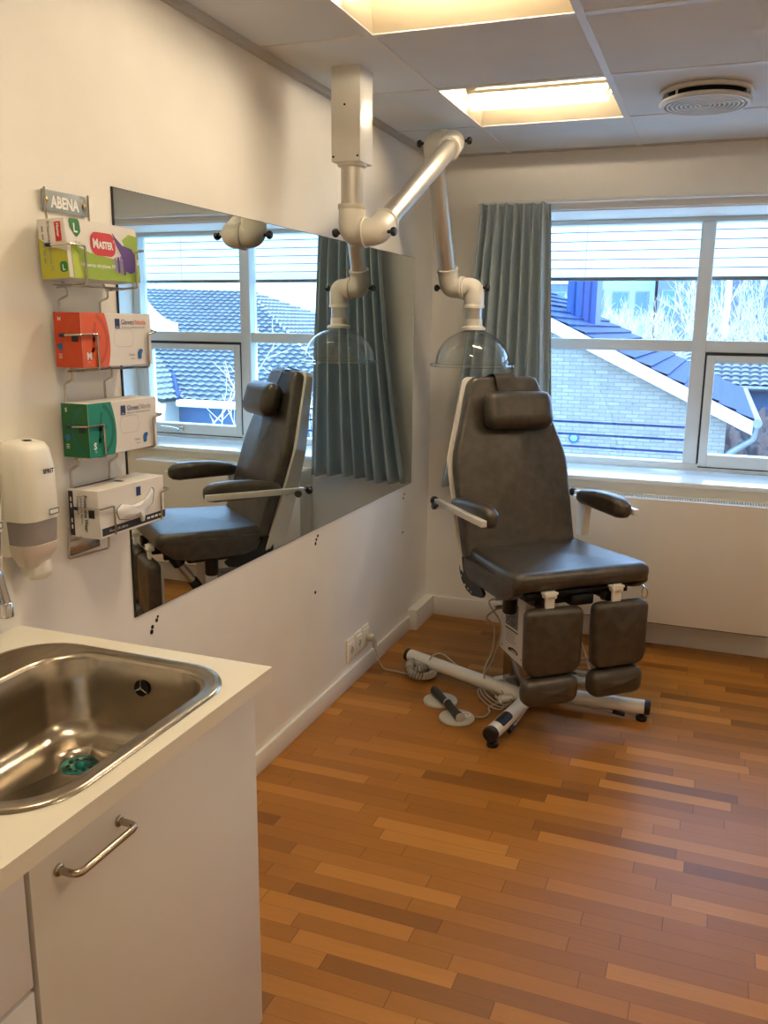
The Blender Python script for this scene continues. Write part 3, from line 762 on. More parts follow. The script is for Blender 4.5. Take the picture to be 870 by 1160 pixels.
# ------------------------------------------------------------------ soap dispensers
def dispenser(yc, label):
    o = tag(empty('soap_dispenser', (0, yc, .99)), label, 'dispenser', 'wall dispensers above the sink')
    def ringf(w, d, z, r, x0=.0, k=5):
        return [V((x, y, z)) for x, y in rrect(x0, d, -w/2, w/2, r, k)]
    hw = .104
    cov = MB(); L = [ringf(hw, .088, .138, .030), ringf(hw, .091, .18, .032), ringf(hw-.002, .089, .25, .033), ringf(hw-.006, .084, .285, .034), ringf(hw-.016, .074, .299, .030, .004), ringf(hw-.05, .052, .305, .016, .012), ringf(.01, .036, .306, .003, .030)]
    cov.loft(L, M['plastic'], True, True, True)
    cov.lathe([(.010, 0), (.010, .0012)], (.05, .0, .3045), M['void'], (0, 0, 1), 14)
    cov.text('SPRIT', .013, (.0912, -.004, .237), (0, 1, 0), (0, 0, 1), M['ink'], .0004)
    cov.poly([V((.0916, u, v)) for u, v in rrect(.004, .034, .146, .160, .003, 3)], M['labelgrey'])
    cov.poly([V((.0918, u, v)) for u, v in rrect(.007, .031, .149, .157, .002, 3)], M['whiteink'])
    cov.build('cover', o, 50)
    bk = MB().loft([ringf(hw-.006, .03, .06, .008), ringf(hw-.004, .032, .14, .008)], M['plastic'], True, True, True); bk.build('back_plate', o)
    MB().loft([ringf(hw-.008, .084, .086, .030), ringf(hw-.004, .087, .138, .030)], M['smoke'], True, True, True).build('level_window', o)
    bt = MB().loft([ringf(hw-.040, .070, .035, .020, .02), ringf(hw-.028, .074, .050, .024, .014), ringf(hw-.010, .084, .066, .028, .004), ringf(hw-.006, .086, .086, .029)], M['paleplas'], True, True, True); bt.build('bottle', o, 60)
    MB().lathe([(.030, .045), (.031, .036), (.033, .02), (.030, .010), (.022, .004), (.001, .002)], (.046, .004, 0), M['plastic'], n=24).build('nozzle', o, 60)
    return o
dispenser(-2.858, 'white wall dispenser lettered SPRIT beside the glove rack')
dispenser(-3.015, 'white wall dispenser mostly cut off by the left edge')

# ------------------------------------------------------------------ worktop, sink, tap, cabinets
CT = .8824; TH = .03; CXF = .6282; CY1 = -2.8685; CY0 = -4.2
hole = rrect(.100, .590, -3.472, -2.926, .112, 10)
hc = (.345, -3.199)
top = MB(); n = len(hole); outer = []
for (x, y) in hole:
    dx, dy = x-hc[0], y-hc[1]
    t = min(((CXF-hc[0])/dx if dx > 0 else (.0-hc[0])/dx) if abs(dx) > 1e-9 else 1e9, ((CY1-hc[1])/dy if dy > 0 else (-3.6-hc[1])/dy) if abs(dy) > 1e-9 else 1e9)
    outer.append([hc[0]+dx*t, hc[1]+dy*t])
for cx_, cy_ in ((CXF, CY1), (0, CY1), (0, -3.6), (CXF, -3.6)):
    i = min(range(n), key=lambda q: (outer[q][0]-cx_)**2+(outer[q][1]-cy_)**2); outer[i] = [cx_, cy_]
zt, zb = CT, CT-TH
top.loft([[V((x, y, zb)) for x, y in hole], [V((x, y, zt)) for x, y in hole], [V((x, y, zt)) for x, y in outer], [V((x, y, zb)) for x, y in outer], [V((x, y, zb)) for x, y in hole]], M['top'])
top.bx(0, CXF, CY0, -3.6, zb, zt, M['top'])
tag(top.build('worktop', None, 30, merge=True), 'cream laminate worktop holding the steel sink', 'worktop')

sk = tag(empty('sink', (hc[0], hc[1], CT)), 'brushed stainless steel inset sink with rounded corners', 'sink')
def skb(mb, name, sharp=50, **k):
    mb.v = [(x-hc[0], y-hc[1], z-CT) for x, y, z in mb.v]; return mb.build(name, sk, sharp, **k)
K = 10
def lp(x0, x1, y0, y1, r, z): return [V((x, y, z)) for x, y in rrect(x0, x1, y0, y1, r, K)]
sl = [lp(.092, .598, -3.480, -2.918, .118, CT+.0006), lp(.094, .596, -3.478, -2.920, .117, CT+.0045), lp(.099, .591, -3.473, -2.925, .113, CT+.0062),
      lp(.106, .584, -3.466, -2.932, .107, CT+.0050), lp(.110, .580, -3.462, -2.936, .104, CT+.0028), lp(.182, .572, -3.452, -2.945, .100, CT+.0030),
      lp(.188, .566, -3.447, -2.951, .096, CT+.0012), lp(.193, .561, -3.443, -2.956, .092, CT-.006), lp(.200, .555, -3.438, -2.962, .088, CT-.06),
      lp(.208, .548, -3.430, -2.970, .084, CT-.125), lp(.218, .538, -3.420, -2.980, .078, CT-.146), lp(.236, .520, -3.402, -2.998, .068, CT-.157), lp(.256, .50, -3.38, -3.02, .055, CT-.160)]
DC = (.322, -3.07)
ctr = []
for i in range(n):
    p = sl[-1][i]; a = math.atan2(p.y-DC[1], p.x-DC[0]); ctr.append(a)
sl.append([V((DC[0]+.05*math.cos(a), DC[1]+.05*math.sin(a), CT-.1625)) for a in ctr])
sl.append([V((DC[0]+.048*math.cos(a), DC[1]+.048*math.sin(a), CT-.166)) for a in ctr])
sl.append([V((DC[0]+.044*math.cos(a), DC[1]+.044*math.sin(a), CT-.168)) for a in ctr])
sl.append([V((DC[0]+.042*math.cos(a), DC[1]+.042*math.sin(a), CT-.178)) for a in ctr])
skb(MB().loft(sl, M['steel']), 'bowl', 60)
st = MB().lathe([(.042, -.176), (.040, -.172), (.034, -.174), (.030, -.170), (.012, -.170), (.009, -.164), (.004, -.162), (.001, -.162)], (DC[0], DC[1], CT), M['copper'], n=28)
for q in range(10):
    a = 2*PI*q/10; st.lathe([(.0042, 0), (.0042, .0006)], (DC[0]+.023*math.cos(a), DC[1]+.023*math.sin(a), CT-.1702), M['void'], (0, 0, 1), 8)
skb(st, 'strainer')
ov = MB().lathe([(.0165, 0), (.0165, .001)], (.39, -2.9645, CT-.045), M['void'], (0, -1, .08), 20)
for q in range(3):
    a = PI/2+2*PI*q/3; ov.tube([(.39, -2.967, CT-.045), (.39+.0155*math.cos(a), -2.967, CT-.045+.0155*math.sin(a))], .0016, M['chrome'], 6)
ov.lathe([(.004, 0), (.003, .004)], (.39, -2.966, CT-.045), M['chrome'], (0, -1, 0), 8)
skb(ov, 'overflow')

tp = tag(empty('tap', (.135, -3.235, CT)), 'chrome swan neck tap over the sink, spout end showing', 'tap')
MB().lathe([(.026, 0.004), (.026, .012), (.019, .018), (.019, .10), (.015, .11)], (0, 0, 0), M['chrome'], n=24).build('tap_body', tp)
TE = V((.210-.135, -3.108+3.235, 1.008-CT))
d_ = V((TE.x, TE.y, 0)).normalized()
MB().tube(fil([(0, 0, .10), (0, 0, .24), V((0, 0, .255))+d_*.09, V((TE.x, TE.y, .215))-d_*.012, TE+V((0, 0, .02)), TE], .05, 8), .0115, M['chrome'], 18).lathe([(.0115, .028), (.0135, .026), (.0135, .0), (.009, -.002)], TE, M['chrome'], n=20).build('spout', tp, 60)
MB().tube([(0, -.015, .06), (-.01, -.09, .075)], .006, M['chrome'], 10).build('lever', tp)

def handle(y0, y1, z, xf, parent, name='handle'):
    h = MB()
    h.tube(fil([(xf, y0, z), (xf+.034, y0, z), (xf+.034, y1, z), (xf, y1, z)], .014, 6), .0055, M['steel'], 12)
    for y in (y0, y1): h.lathe([(.009, 0), (.009, .003), (.0065, .005)], (xf, y, z), M['steel'], (1, 0, 0), 14)
    return h.build(name, parent)
cb = tag(empty('sink_cabinet', (.3, -3.2, 0)), 'white base cabinet with one door under the sink', 'cabinet')
def cbb(mb, name, p=None, off=(.3, -3.2, 0)):
    mb.v = [(x-off[0], y-off[1], z-off[2]) for x, y, z in mb.v]; return mb.build(name, p or cb)
body = MB().bx(.002, .588, -2.92, -2.903, .0, .852, M['cab'], .001).bx(.002, .588, -3.4965, -3.479, 0, .852, M['cab'], .001)
body.bx(.002, .02, -3.479, -2.92, .10, .70, M['cab']).bx(.02, .588, -3.479, -2.92, .10, .116, M['cab']).bx(.53, .548, -3.479, -2.92, 0, .10, M['cab'])
cbb(body, 'carcass')
dr = cbb(MB().bx(.590, .608, -3.4935, -2.9035, .09, .840, M['cab'], .0015), 'door')
hd_ = MB(); handle_o = handle(-3.443+3.2, -3.315+3.2, .803, .608-.3, dr)
cb2 = tag(empty('drawer_cabinet', (.3, -3.8, 0)), 'white base cabinet with drawers at the left edge', 'cabinet')
o2 = (.3, -3.8, 0)
cbb(MB().bx(.002, .588, -4.10, -3.5005, 0, .852, M['cab'], .001), 'carcass', cb2, o2)
for z0, z1 in ((.664, .840), (.30, .657), (.09, .293)):
    d = cbb(MB().bx(.590, .608, -4.10, -3.5025, z0, z1, M['cab'], .0015), 'drawer', cb2, o2)
    handle(-3.92+3.8, -3.78+3.8, z1-.035, .308, d)

# ------------------------------------------------------------------ sockets, plug, drill marks
def socket(y, z, label):
    o = tag(empty('wall_socket', (0, y, z)), label, 'socket', 'three wall sockets by the skirting')
    p = MB().bx(0, .008, -.036, .036, -.052, .052, M['plastic'], .003, 2).bx(.008, .013, -.031, .031, -.042, .038, M['plastic'], .002, 2); p.build('plate', o)
    r = MB().lathe([(.021, .0135), (.021, .0142), (.019, .0142), (.018, .006)], (0, 0, -.002), M['plastic'], (1, 0, 0), 24, cap=False)
    r.lathe([(.018, .0135), (.001, .0136)], (0, 0, -.002), M['grey'], (1, 0, 0), 24, cap=False)
    for s in (-1, 1): r.lathe([(.0032, 0), (.0032, .0006)], (.0137, s*.0095, -.002), M['void'], (1, 0, 0), 8)
    r.lathe([(.003, 0), (.003, .0006)], (.0137, 0, .010), M['void'], (1, 0, 0), 8)
    r.build('outlet', o)
    return o
socket(-1.046, .162, 'white wall socket furthest from the window, nothing plugged in')
socket(-.962, .166, 'empty white wall socket between the two others')
socket(-.880, .168, 'white wall socket nearest the window with the grey plug')
def marks(name, pts, label):
    m_ = MB()
    for y, z, r in pts: m_.lathe([(r, .0001), (r, .0012), (r*.3, .0016)], (0, y, z), M['void'], (1, 0, 0), 10)
    return tag(m_.build(name), label, 'drill hole', 'old drill holes in the wall')
marks('drill_hole', [(-2.407, .709, .007), (-2.403, .722, .006), (-2.383, .735, .006), (-2.377, .744, .004)], 'cluster of dark drill holes under the left corner of the mirror')
marks('drill_hole', [(-1.376, .716, .007), (-1.368, .73, .006), (-1.355, .742, .006)], 'pair of dark drill holes under the middle of the mirror')
marks('drill_hole', [(-1.382, .521, .007)], 'single small drill hole lower down the mirror wall')
marks('drill_hole', [(-.388, .713, .006), (-.375, .731, .006)], 'two dark drill holes under the right corner of the mirror')
marks('drill_hole', [(-.39, .541, .006)], 'single tiny drill hole nearest the far corner')
# ------------------------------------------------------------------ treatment chair (local: a = right, b = forward, z)
CO = V((.715, -.775, 0)); CA = math.radians(41)
ch = tag(empty('treatment_chair', CO, CA), 'brown grey leather podiatry treatment chair with split leg rests', 'chair')
P = lambda a, b, z: V((a, -b, z))
def CBX(mb, a0, a1, b0, b1, z0, z1, mat, bev=0, seg=2): return mb.bx(a0, a1, -b1, -b0, z0, z1, mat, bev, seg)
KB = .315
def BP(u, v, o): return P(u, .189-KB*v+o*.954, v+o*.30)
ca = -.03
# backrest
bo = dens(rpoly([(ca-.262, .585), (ca+.262, .585), (ca+.270, 1.00), (ca+.158, 1.338), (ca-.158, 1.338), (ca-.270, 1.00)], [.05, .05, .28, .05, .05, .28]), .05)
m_ = MB(); cushion(m_, bo, .06, .022, .014, lambda u, v, w: BP(u, v, w-.06), M['leather']); m_.build('backrest', ch, 60)
so_ = dens(rpoly([(ca-.272, .525), (ca+.272, .525), (ca+.287, 1.01), (ca+.172, 1.346), (ca-.172, 1.346), (ca-.287, 1.01)], [.07, .07, .03, .035, .035, .03]), .04)
def dsh(v):
    for (z0, d0), (z1, d1) in zip(((.5, .085), (.60, .088), (.82, .078), (1.0, .058), (1.36, .030)), ((.60, .088), (.82, .078), (1.0, .058), (1.36, .030), (9, .03))):
        if z0 <= v <= z1: return d0+(d1-d0)*(v-z0)/(z1-z0)
    return .03
def shr(s): return [(ca+(u-ca)*s, .95+(v-.95)*s) for u, v in so_]
lo = [[BP(u, v, -.052) for u, v in shr(.99)], [BP(u, v, -.054) for u, v in so_], [BP(ca+(u-ca)*(1-1.6*dsh(v)), v, -.058-dsh(v)) for u, v in so_], [BP(ca+(u-ca)*(.98-1.6*dsh(v)), v, -.062-dsh(v)) for u, v in shr(.985)]]
MB().loft(lo, M['white'], True, True, True).build('back_shell', ch, 30)
# pillow
m_ = MB(); cushion(m_, dens(rpoly([(-.168, 1.108), (.148, 1.104), (.148, 1.258), (-.168, 1.260)], .046), .03), .094, .047, .0, lambda u, v, w: BP(u, v, w+.004), M['leather'])
pil = m_.build('head_pillow', ch, 70)
lo = []
for (v, o, h0, h1) in ((1.235, .035, -.075, .012), (1.262, .022, -.077, .012), (1.28, .017, -.078, .012), (1.32, .015, -.082, .012), (1.338, .010, -.084, .012), (1.348, -.004, -.086, .012), (1.351, -.05, -.086, .012), (1.350, -.086, -.086, .012), (1.335, -.094, -.085, .012), (1.2, -.112, -.08, .012)):
    lo.append([BP(h0, v, o), BP(h1, v, o), BP(h1, v-.002, o+.0035), BP(h0, v-.002, o+.0035)])
MB().loft(lo, M['leather'], True, True, True).build('strap', pil, 40)
# seat
st_ = dens(rpoly([(-.272, -.06), (.262, -.06), (.292, .34), (.288, .455), (-.306, .455), (-.312, .34)], [.04, .04, .2, .05, .05, .2]), .05)
m_ = MB(); cushion(m_, st_, .071, .034, .012, lambda u, v, w: P(u, v, .575+w+.012*max(0, (v-.1)/.35)*(1 if w > .03 else .6)), M['leather'])
for s, a0, a1 in ((-1, -.308, -.262), (1, .242, .289)):
    sk_ = []
    pr = [(.005, .555), (.06, .530), (.30, .528), (.385, .545), (.428, .575), (.43, .62), (-.01, .615)]
    for a, f in ((a0, .012), (a0+.008, 0), (a1-.008, 0), (a1, .012)):
        cb0, cz0 = .2, .575
        sk_.append([P(a+(-.0 if s < 0 else 0), cb0+(b-cb0)*(1-f*2), cz0+(z-cz0)*(1-f*4)) for b, z in rpoly(pr, .018)])
    m_.loft(sk_, M['leather'], True, True, True)
m_.build('seat', ch, 60)
# seat frame and mechanism
m_ = MB(); CBX(m_, -.235, .215, .0, .40, .535, .566, M['blackmetal'], .004)
CBX(m_, -.14, .10, .02, .28, .47, .535, M['blackmetal'], .006)
CBX(m_, -.20, -.17, .25, .40, .515, .55, M['blackmetal'], .003); CBX(m_, -.05, .05, .26, .42, .505, .55, M['blackmetal'], .008)
CBX(m_, .09, .16, .28, .43, .52, .555, M['blackmetal'], .006)
m_.tube([P(.10, .40, .53), P(.155, .41, .515)], .018, M['black'], 12)
m_.build('seat_frame', ch)
MB().lathe([(.001, .385), (.026, .385), (.030, .392), (.030, .53)], P(-.185, .185, .035), M['black'], n=24).build('actuator_cap', ch)
m_ = MB(); A, Bq = P(-.12, .36, .54), P(-.09, .20, .30)
m_.tube([A, A.lerp(Bq, .3)], .03, M['black'], 16); m_.tube([A.lerp(Bq, .3), A.lerp(Bq, .68)], .019, M['alu'], 16); m_.tube([A.lerp(Bq, .66), A.lerp(Bq, .82)], .024, M['black'], 16); m_.tube([A.lerp(Bq, .8), Bq], .011, M['black'], 10)
m_.build('lift_strut', ch)
for s, aa in ((-1, -.292), (1, .235)):
    m_ = MB()
    pr = rpoly([(-.07, .60), (-.03, .60), (.0, .545), (.11, .528), (.16, .500), (.14, .478), (.05, .462), (.0, .470), (-.05, .50), (-.075, .54)], .012)
    m_.prism([P(aa, b, z) for b, z in pr], (.012, 0, 0), M['blackmetal'])
    m_.build('hinge_plate', ch)
    hp_ = COL.objects[-1]
    for b, z in ((-.055, .575), (-.055, .545), (-.045, .52), (-.01, .49), (.02, .482), (.05, .477)):
        MB().lathe([(.0055, 0), (.0055, .003), (.003, .004)], P(aa if s < 0 else aa+.012, b, z), M['chrome'], (s, 0, 0), 8).build('bolt', hp_)
# armrests
def armrest(s):
    o = empty('armrest', (0, 0, 0), 0, ch)
    A = lambda a: s*a+(0 if s < 0 else -.0)
    sec = []
    for b, z0, z1, a0, a1 in ((-.105, .806, .826, .292, .318), (-.098, .793, .840, .276, .328), (-.07, .787, .851, .270, .333), (.03, .785, .866, .267, .335), (.13, .782, .869, .267, .335), (.195, .780, .865, .268, .334), (.226, .785, .855, .273, .331), (.242, .797, .842, .284, .322), (.246, .810, .828, .296, .314)):
        r = min((z1-z0), (a1-a0))*.38
        sec.append([P(A(a), b, z) for a, z in rrect(a0, a1, z0, z1, r, 5)])
    MB().loft(sec, M['leather'], True, True, True).build('arm_pad', o, 60)
    m_ = MB(); a0, a1 = A(.333), A(.358)
    CBX(m_, min(a0, a1), max(a0, a1), -.205, .248, .797, .822, M['white'], .002)
    CBX(m_, min(A(.30), a1), max(A(.30), a1), -.16, -.12, .792, .812, M['white'], .002)
    if s > 0:
        m_.prism([P(.300, -.125, .81), P(.300, -.055, .81), P(.300, -.075, .64), P(.300, -.12, .64)], (.012, 0, 0), M['white'])
        m_.prism([P(.312, -.06, .79), P(.335, -.06, .79), P(.335, -.075, .645), P(.312, -.075, .645)], (0, .004, 0), M['white'])
    m_.build('arm_bar', o)
    k = MB(); k.lathe([(.006, 0), (.006, .014), (.017, .016), (.019, .022), (.019, .032), (.014, .037), (.001, .038)], P(A(.345), -.205, .808), M['black'], (0, 1, 0), 16)
    k.build('knob', o)
    k = MB(); k.lathe([(.006, 0), (.006, .008), (.015, .010), (.016, .022), (.012, .026), (.001, .026)], P(A(.358), -.165, .800), M['black'], (s, 0, 0), 16)
    k.build('knob', o)
armrest(-1); armrest(1)
# leg rests
def legrest(a0, a1, dz):
    o = empty('leg_rest', (0, 0, 0), 0, ch); cx_ = (a0+a1)/2-.02
    m_ = MB(); cushion(m_, dens(rpoly([(a0+.004, .258+dz), (a1-.002, .258+dz), (a1, .522+dz), (a0, .528+dz)], [.06, .06, .036, .036]), .03), .06, .026, .008, lambda u, v, w: P(u, .428+w, v), M['leather'])
    m_.build('calf_pad', o, 60)
    m_ = MB(); cushion(m_, dens(rpoly([(a0-.002, .146+dz), (a1-.016, .144+dz), (a1-.012, .258+dz), (a0-.002, .258+dz)], .048), .02), .085, .036, .006, lambda u, v, w: P(u, .420+w, v), M['leather'])
    m_.build('foot_pad', o, 70)
    m_ = MB(); CBX(m_, cx_-.019, cx_+.019, .452, .464, .46+dz, .590, M['white'], .002); CBX(m_, cx_-.016, cx_+.016, .402, .424, .14+dz, .50+dz, M['white'], .002)
    CBX(m_, cx_-.018, cx_+.018, .41, .464, .49+dz, .505+dz, M['white'], .002)
    m_.build('post', o)
    m_ = MB(); CBX(m_, cx_-.029, cx_+.029, .440, .470, .576, .586, M['white'], .002)
    CBX(m_, cx_-.023, cx_+.023, .438, .472, .562, .576, M['white'], .003); CBX(m_, cx_-.018, cx_+.014, .4715, .4735, .565, .573, M['grey'])
    m_.build('clamp_sleeve', o)
    k = MB(); k.lathe([(.006, 0), (.006, .02), (.016, .022), (.018, .03), (.014, .036), (.001, .036)], P(cx_, .402, .30+dz), M['black'], (0, 1, 0), 12); k.build('knob', o)
    return o
legrest(-.272, -.026, .0); legrest(.018, .266, -.002)
rg = MB(); rg.tube([P(.245+.010*math.cos(t), .468+.004*math.cos(t), .545+.022*math.sin(t)) for t in [2*PI*i/20 for i in range(20)]], .0028, M['chrome'], 6, loop=True)
rg.tube([P(.245, .45, .572), P(.245, .468, .565)], .003, M['chrome'], 6); rg.build('pull_ring', ch)
# lift column
c0 = -.045
m_ = MB(); CBX(m_, c0-.062, c0+.062, .0, .185, .05, .20, M['column'], .006, 2); m_.build('lift_column', ch)
hm = MB()
hm.prism([P(c0-.075, -.012, .50), P(c0-.075, .198, .50), P(c0-.075, .198, .178), P(c0-.075, -.012, .196)], (.15, 0, 0), M['white'])
hs_ = hm.build('column_housing', ch)
lb = MB(); q = c0-.0757
CB4 = lambda b0, b1, z0, z1, mt, e=0: lb.poly([P(q-e, b0, z0), P(q-e, b1, z0), P(q-e, b1, z1), P(q-e, b0, z1)], mt)
CB4(.035, .142, .318, .425, M['labelgrey'])
for r in range(3):
    zt_ = .40-.032*r
    lb.poly([P(q-.0004, .045, zt_-.014), P(q-.0004, .07, zt_-.014), P(q-.0004, .0575, zt_+.012)], M['ink'])
    lb.poly([P(q-.0006, .052, zt_-.010), P(q-.0006, .063, zt_-.010), P(q-.0006, .0575, zt_+.002)], M['whiteink'])
    for w_ in range(3): CB4(.08, .128-.008*w_, zt_+.006-.008*w_, zt_+.009-.008*w_, M['ink'], .0004)
CB4(.035, .145, .302, .308, M['ink'])
for r in range(5): CB4(.045, .13-.006*(r % 3), .292-.011*r, .295-.011*r, M['greyink'])
lb.poly([P(q, b, z) for b, z in rpoly([(.06, .212), (.15, .212), (.15, .226), (.11, .232), (.075, .226)], .005)], M['ink'])
CB4(.095, .14, .216, .221, M['whiteink'], .0004)
lb.build('label', hs_, recalc=False)
for b, z in ((.012, .215), (.178, .205)): MB().lathe([(.003, 0), (.003, .0012)], P(c0-.075, b, z), M['void'], (-1, 0, 0), 8).build('screw', hs_)
m_ = MB(); CBX(m_, c0-.09, c0+.09, -.03, .225, .040, .052, M['white'], .003); m_.build('base_plate', ch)
for b in (.02, .17):
    m_ = MB(); m_.tube([P(c0-.16, b, .042), P(c0+.16, b, .042)], .017, M['white'], 12); m_.build('cross_bar', ch)
# base tubes
def base_tube(pts):
    r = .029; pts = [P(*p) for p in pts]
    o = MB().tube(fil(pts, .11, 14), r, M['white'], 22).build('base_tube', ch)
    for i, j in ((0, 1), (-1, -2)):
        d = (pts[i]-pts[j]).normalized()
        MB().lathe([(r+.001, -.012), (r+.001, .006), (r-.004, .010), (.001, .010)], pts[i], M['black'], d, 20).build('end_cap', o)
        f = pts[i]-d*.022
        MB().lathe([(.021, 0), (.023, .004), (.023, .014), (.018, .018), (.009, .02), (.009, .04)], (f.x, f.y, 0), M['black'], n=20).build('foot', o)
    return o
bt = base_tube([(-.398, -.372, .057), (-.098, .222, .055), (-.396, .462, .057)])
base_tube([(.31, -.372, .057), (.012, .215, .055), (.306, .464, .057)])
d = (P(-.396, .462, 0)-P(-.098, .222, 0)).normalized(); sd = V((-d.y, d.x, 0))
lb = MB(); c_ = P(-.315, .3965, .057); lo = []
for t in (-.05, -.042, .042, .05):
    sc = .55 if abs(t) > .045 else .8
    lo.append([c_+d*t+(V((0, 0, 1))*math.cos(x*sc+.35)+sd*math.sin(x*sc+.35))*.0297 for x in [-1+.25*i for i in range(9)]])
lb.loft(lo, M['ink'], False)
lb.build('label', bt, recalc=False)
# release levers
for p0, p1 in ((P(-.08, .215, .03), P(-.285, .405, .022)), (P(.03, .20, .03), P(.225, .427, .022))):
    o = MB().tube([p0, p0.lerp(p1, .86)], .0065, M['chrome'], 10).build('foot_lever', ch)
    MB().tube([p0.lerp(p1, .84), p1], .0085, M['black'], 10).build('tip', o)

# ------------------------------------------------------------------ cords and foot controls
def W(a, b, z): return Matrix.Rotation(CA, 3, 'Z') @ P(a, b, z)+CO
def coil_cord(path, R0, pitch, r, mb, mat):
    pts = cat(path, 60); out = []; s = 0; u = V((0, 0, 1)); last = pts[0]
    # resample finely
    for i in range(len(pts)-1):
        a, b = pts[i], pts[i+1]; L = (b-a).length; nn = max(1, int(L/(pitch/9)))
        t = (b-a).normalized(); w = t.cross(V((0, 0, 1))).normalized(); v = w.cross(t)
        for j in range(nn):
            q = a.lerp(b, j/nn); ph = 2*PI*(s+L*j/nn)/pitch
            out.append(q+(w*math.cos(ph)+v*math.sin(ph))*R0)
        s += L
    mb.tube(out, r, mat, 6)
pc = tag(empty('power_cord', (.012, -.88, .166)), 'grey mains cord with a coiled section from socket to chair', 'cord')
def pb(mb, name):
    mb.v = [(x-.012, y+.88, z-.166) for x, y, z in mb.v]; return mb.build(name, pc)
m_ = MB().lathe([(.001, .036), (.010, .036), (.017, .030), (.019, .02), (.019, .003)], (.012, -.88, .166), M['cord'], (1, 0, 0), 16)
m_.tube(fil([(.036, -.88, .170), (.046, -.879, .158), (.05, -.876, .12)], .01), [.013]*9+[.008] if False else .011, M['cord'], 10)
pb(m_, 'plug')
pb(MB().tube(cat([(.05, -.876, .13), (.056, -.86, .07), (.085, -.85, .012), (.14, -.845, .006), (.20, -.855, .006), (.225, -.88, .02)], 8), .0036, M['cord'], 8), 'cord')
m_ = MB(); cc_ = V((.262, -.86, 0)); lp_ = []
for i in range(15):
    a = math.radians(150-26*i); r = .062 if i < 11 else .05
    lp_.append(cc_+V((r*math.cos(a), r*math.sin(a)*1.05, .016+.0022*i+(.014 if i > 10 else 0))))
coil_cord(lp_, .012, .0125, .0042, m_, M['cord'])
coil_cord([cc_+V((-.03, .035, .045)), cc_+V((.02, .01, .05)), cc_+V((-.01, -.025, .045)), cc_+V((-.05, -.03, .03))], .011, .0125, .0042, m_, M['cord'])
pb(m_, 'coiled_section')
plug1 = W(-.135, .02, .425); plug2 = W(-.135, .02, .385)
pth = [V((.27, -.82, .02)), V((.31, -.83, .10)), V((.36, -.83, .115)), V((.44, -.84, .07)), V((.54, -.86, .055)), V((.60, -.86, .16)), V((.625, -.87, .3)), plug1+V((-.05, -.02, -.02)), plug1]
pb(MB().tube(cat(pth, 8), .0036, M['cord'], 8), 'cord')
pb(MB().tube([plug1+V((-.022, -.018, 0)), plug1+V((.02, .017, 0))], .0095, M['cord'], 10), 'appliance_plug')

fc = tag(empty('foot_control', (.475, -1.14, 0)), 'grey twin disc foot switch with black bar on the parquet', 'foot switch')
def fcb(mb, name, sharp=38):
    mb.v = [(x-.475, y+1.14, z) for x, y, z in mb.v]; return mb.build(name, fc, sharp)
D1, D2 = (.425, -1.068), (.534, -1.196)
for d in (D1, D2):
    fcb(MB().lathe([(.001, .016), (.062, .015), (.070, .011), (.072, .005), (.070, 0)], (d[0], d[1], 0), M['grey'], n=40), 'pedal_disc')
m_ = MB().disc((.565, -1.178, .0165), (1, 0, 0), (0, 1, 0), .024, .024, M['whiteink']).tube([(.565+.011*math.cos(t), -1.178+.011*math.sin(t), .0165) for t in [.5*i for i in range(11)]], .0012, M['ink'], 5)
fcb(m_, 'label')
A, Bq = V((.385, -1.035, .036)), V((.566, -1.245, .030)); m_ = MB(); mid = A.lerp(Bq, .52)+V((0, 0, .006))
m_.tube([A+(A-Bq).normalized()*.0, A.lerp(Bq, .05), A.lerp(Bq, .25), A.lerp(Bq, .42), mid], [.017, .0185, .016, .0145, .016], M['black'], 16)
m_.tube([mid, A.lerp(Bq, .62)+V((0, 0, .004)), A.lerp(Bq, .8), A.lerp(Bq, .96)], [.016, .0145, .016, .0195], M['black'], 16)
fcb(m_, 'roller_bar')
dd = (Bq-A).normalized(); fcb(MB().lathe([(.0175, -.004), (.0185, 0), (.0175, .004)], mid, M['grey'], dd, 20, cap=False), 'collar_ring'); m_ = MB(); m_.lathe([(.0185, -.002), (.0185, .006), (.001, .007)], A.lerp(Bq, .96), M['grey'], dd, 20)
fcb(m_, 'end_cap')
nb = V((.64, -.99, .03))
pt2 = [V((.600, -1.165, .008)), V((.632, -1.150, .006)), V((.645, -1.10, .006)), V((.630, -1.05, .006)), V((.665, -1.02, .02)), nb]
fcb(MB().tube(cat(pt2, 8), .0038, M['cord'], 8), 'cord')
m_ = MB()
for k in range(3):
    o_ = V((.012*k-.012, .010*k-.02, .008*k)); ax = V((.075, -.075, -.005)); sd_ = V((.018+.004*k, .018, .012))
    c_ = V((.635, -.985, .022))+o_
    m_.tube([c_+ax*math.cos(t)*.9+sd_*math.sin(t) for t in [2*PI*i/24 for i in range(24)]], .0028, M['cord'], 6, loop=True)
m_.tube([V((.655, -1.03, .02)), V((.675, -.995, .05)), V((.66, -.98, .062))], .004, M['cord'], 6)
fcb(m_, 'cord_bundle')
pt3 = [V((.585, -.945, .05)), V((.575, -.93, .115)), V((.60, -.90, .2)), V((.60, -.89, .3)), plug2+V((-.055, -.03, -.045)), plug2+V((-.02, -.02, -.008)), plug2]
fcb(MB().tube(cat(pt3, 8), .0036, M['cord'], 8), 'cord')
fcb(MB().tube([plug2+V((-.022, -.018, 0)), plug2+V((.02, .017, 0))], .0095, M['cord'], 10), 'appliance_plug')
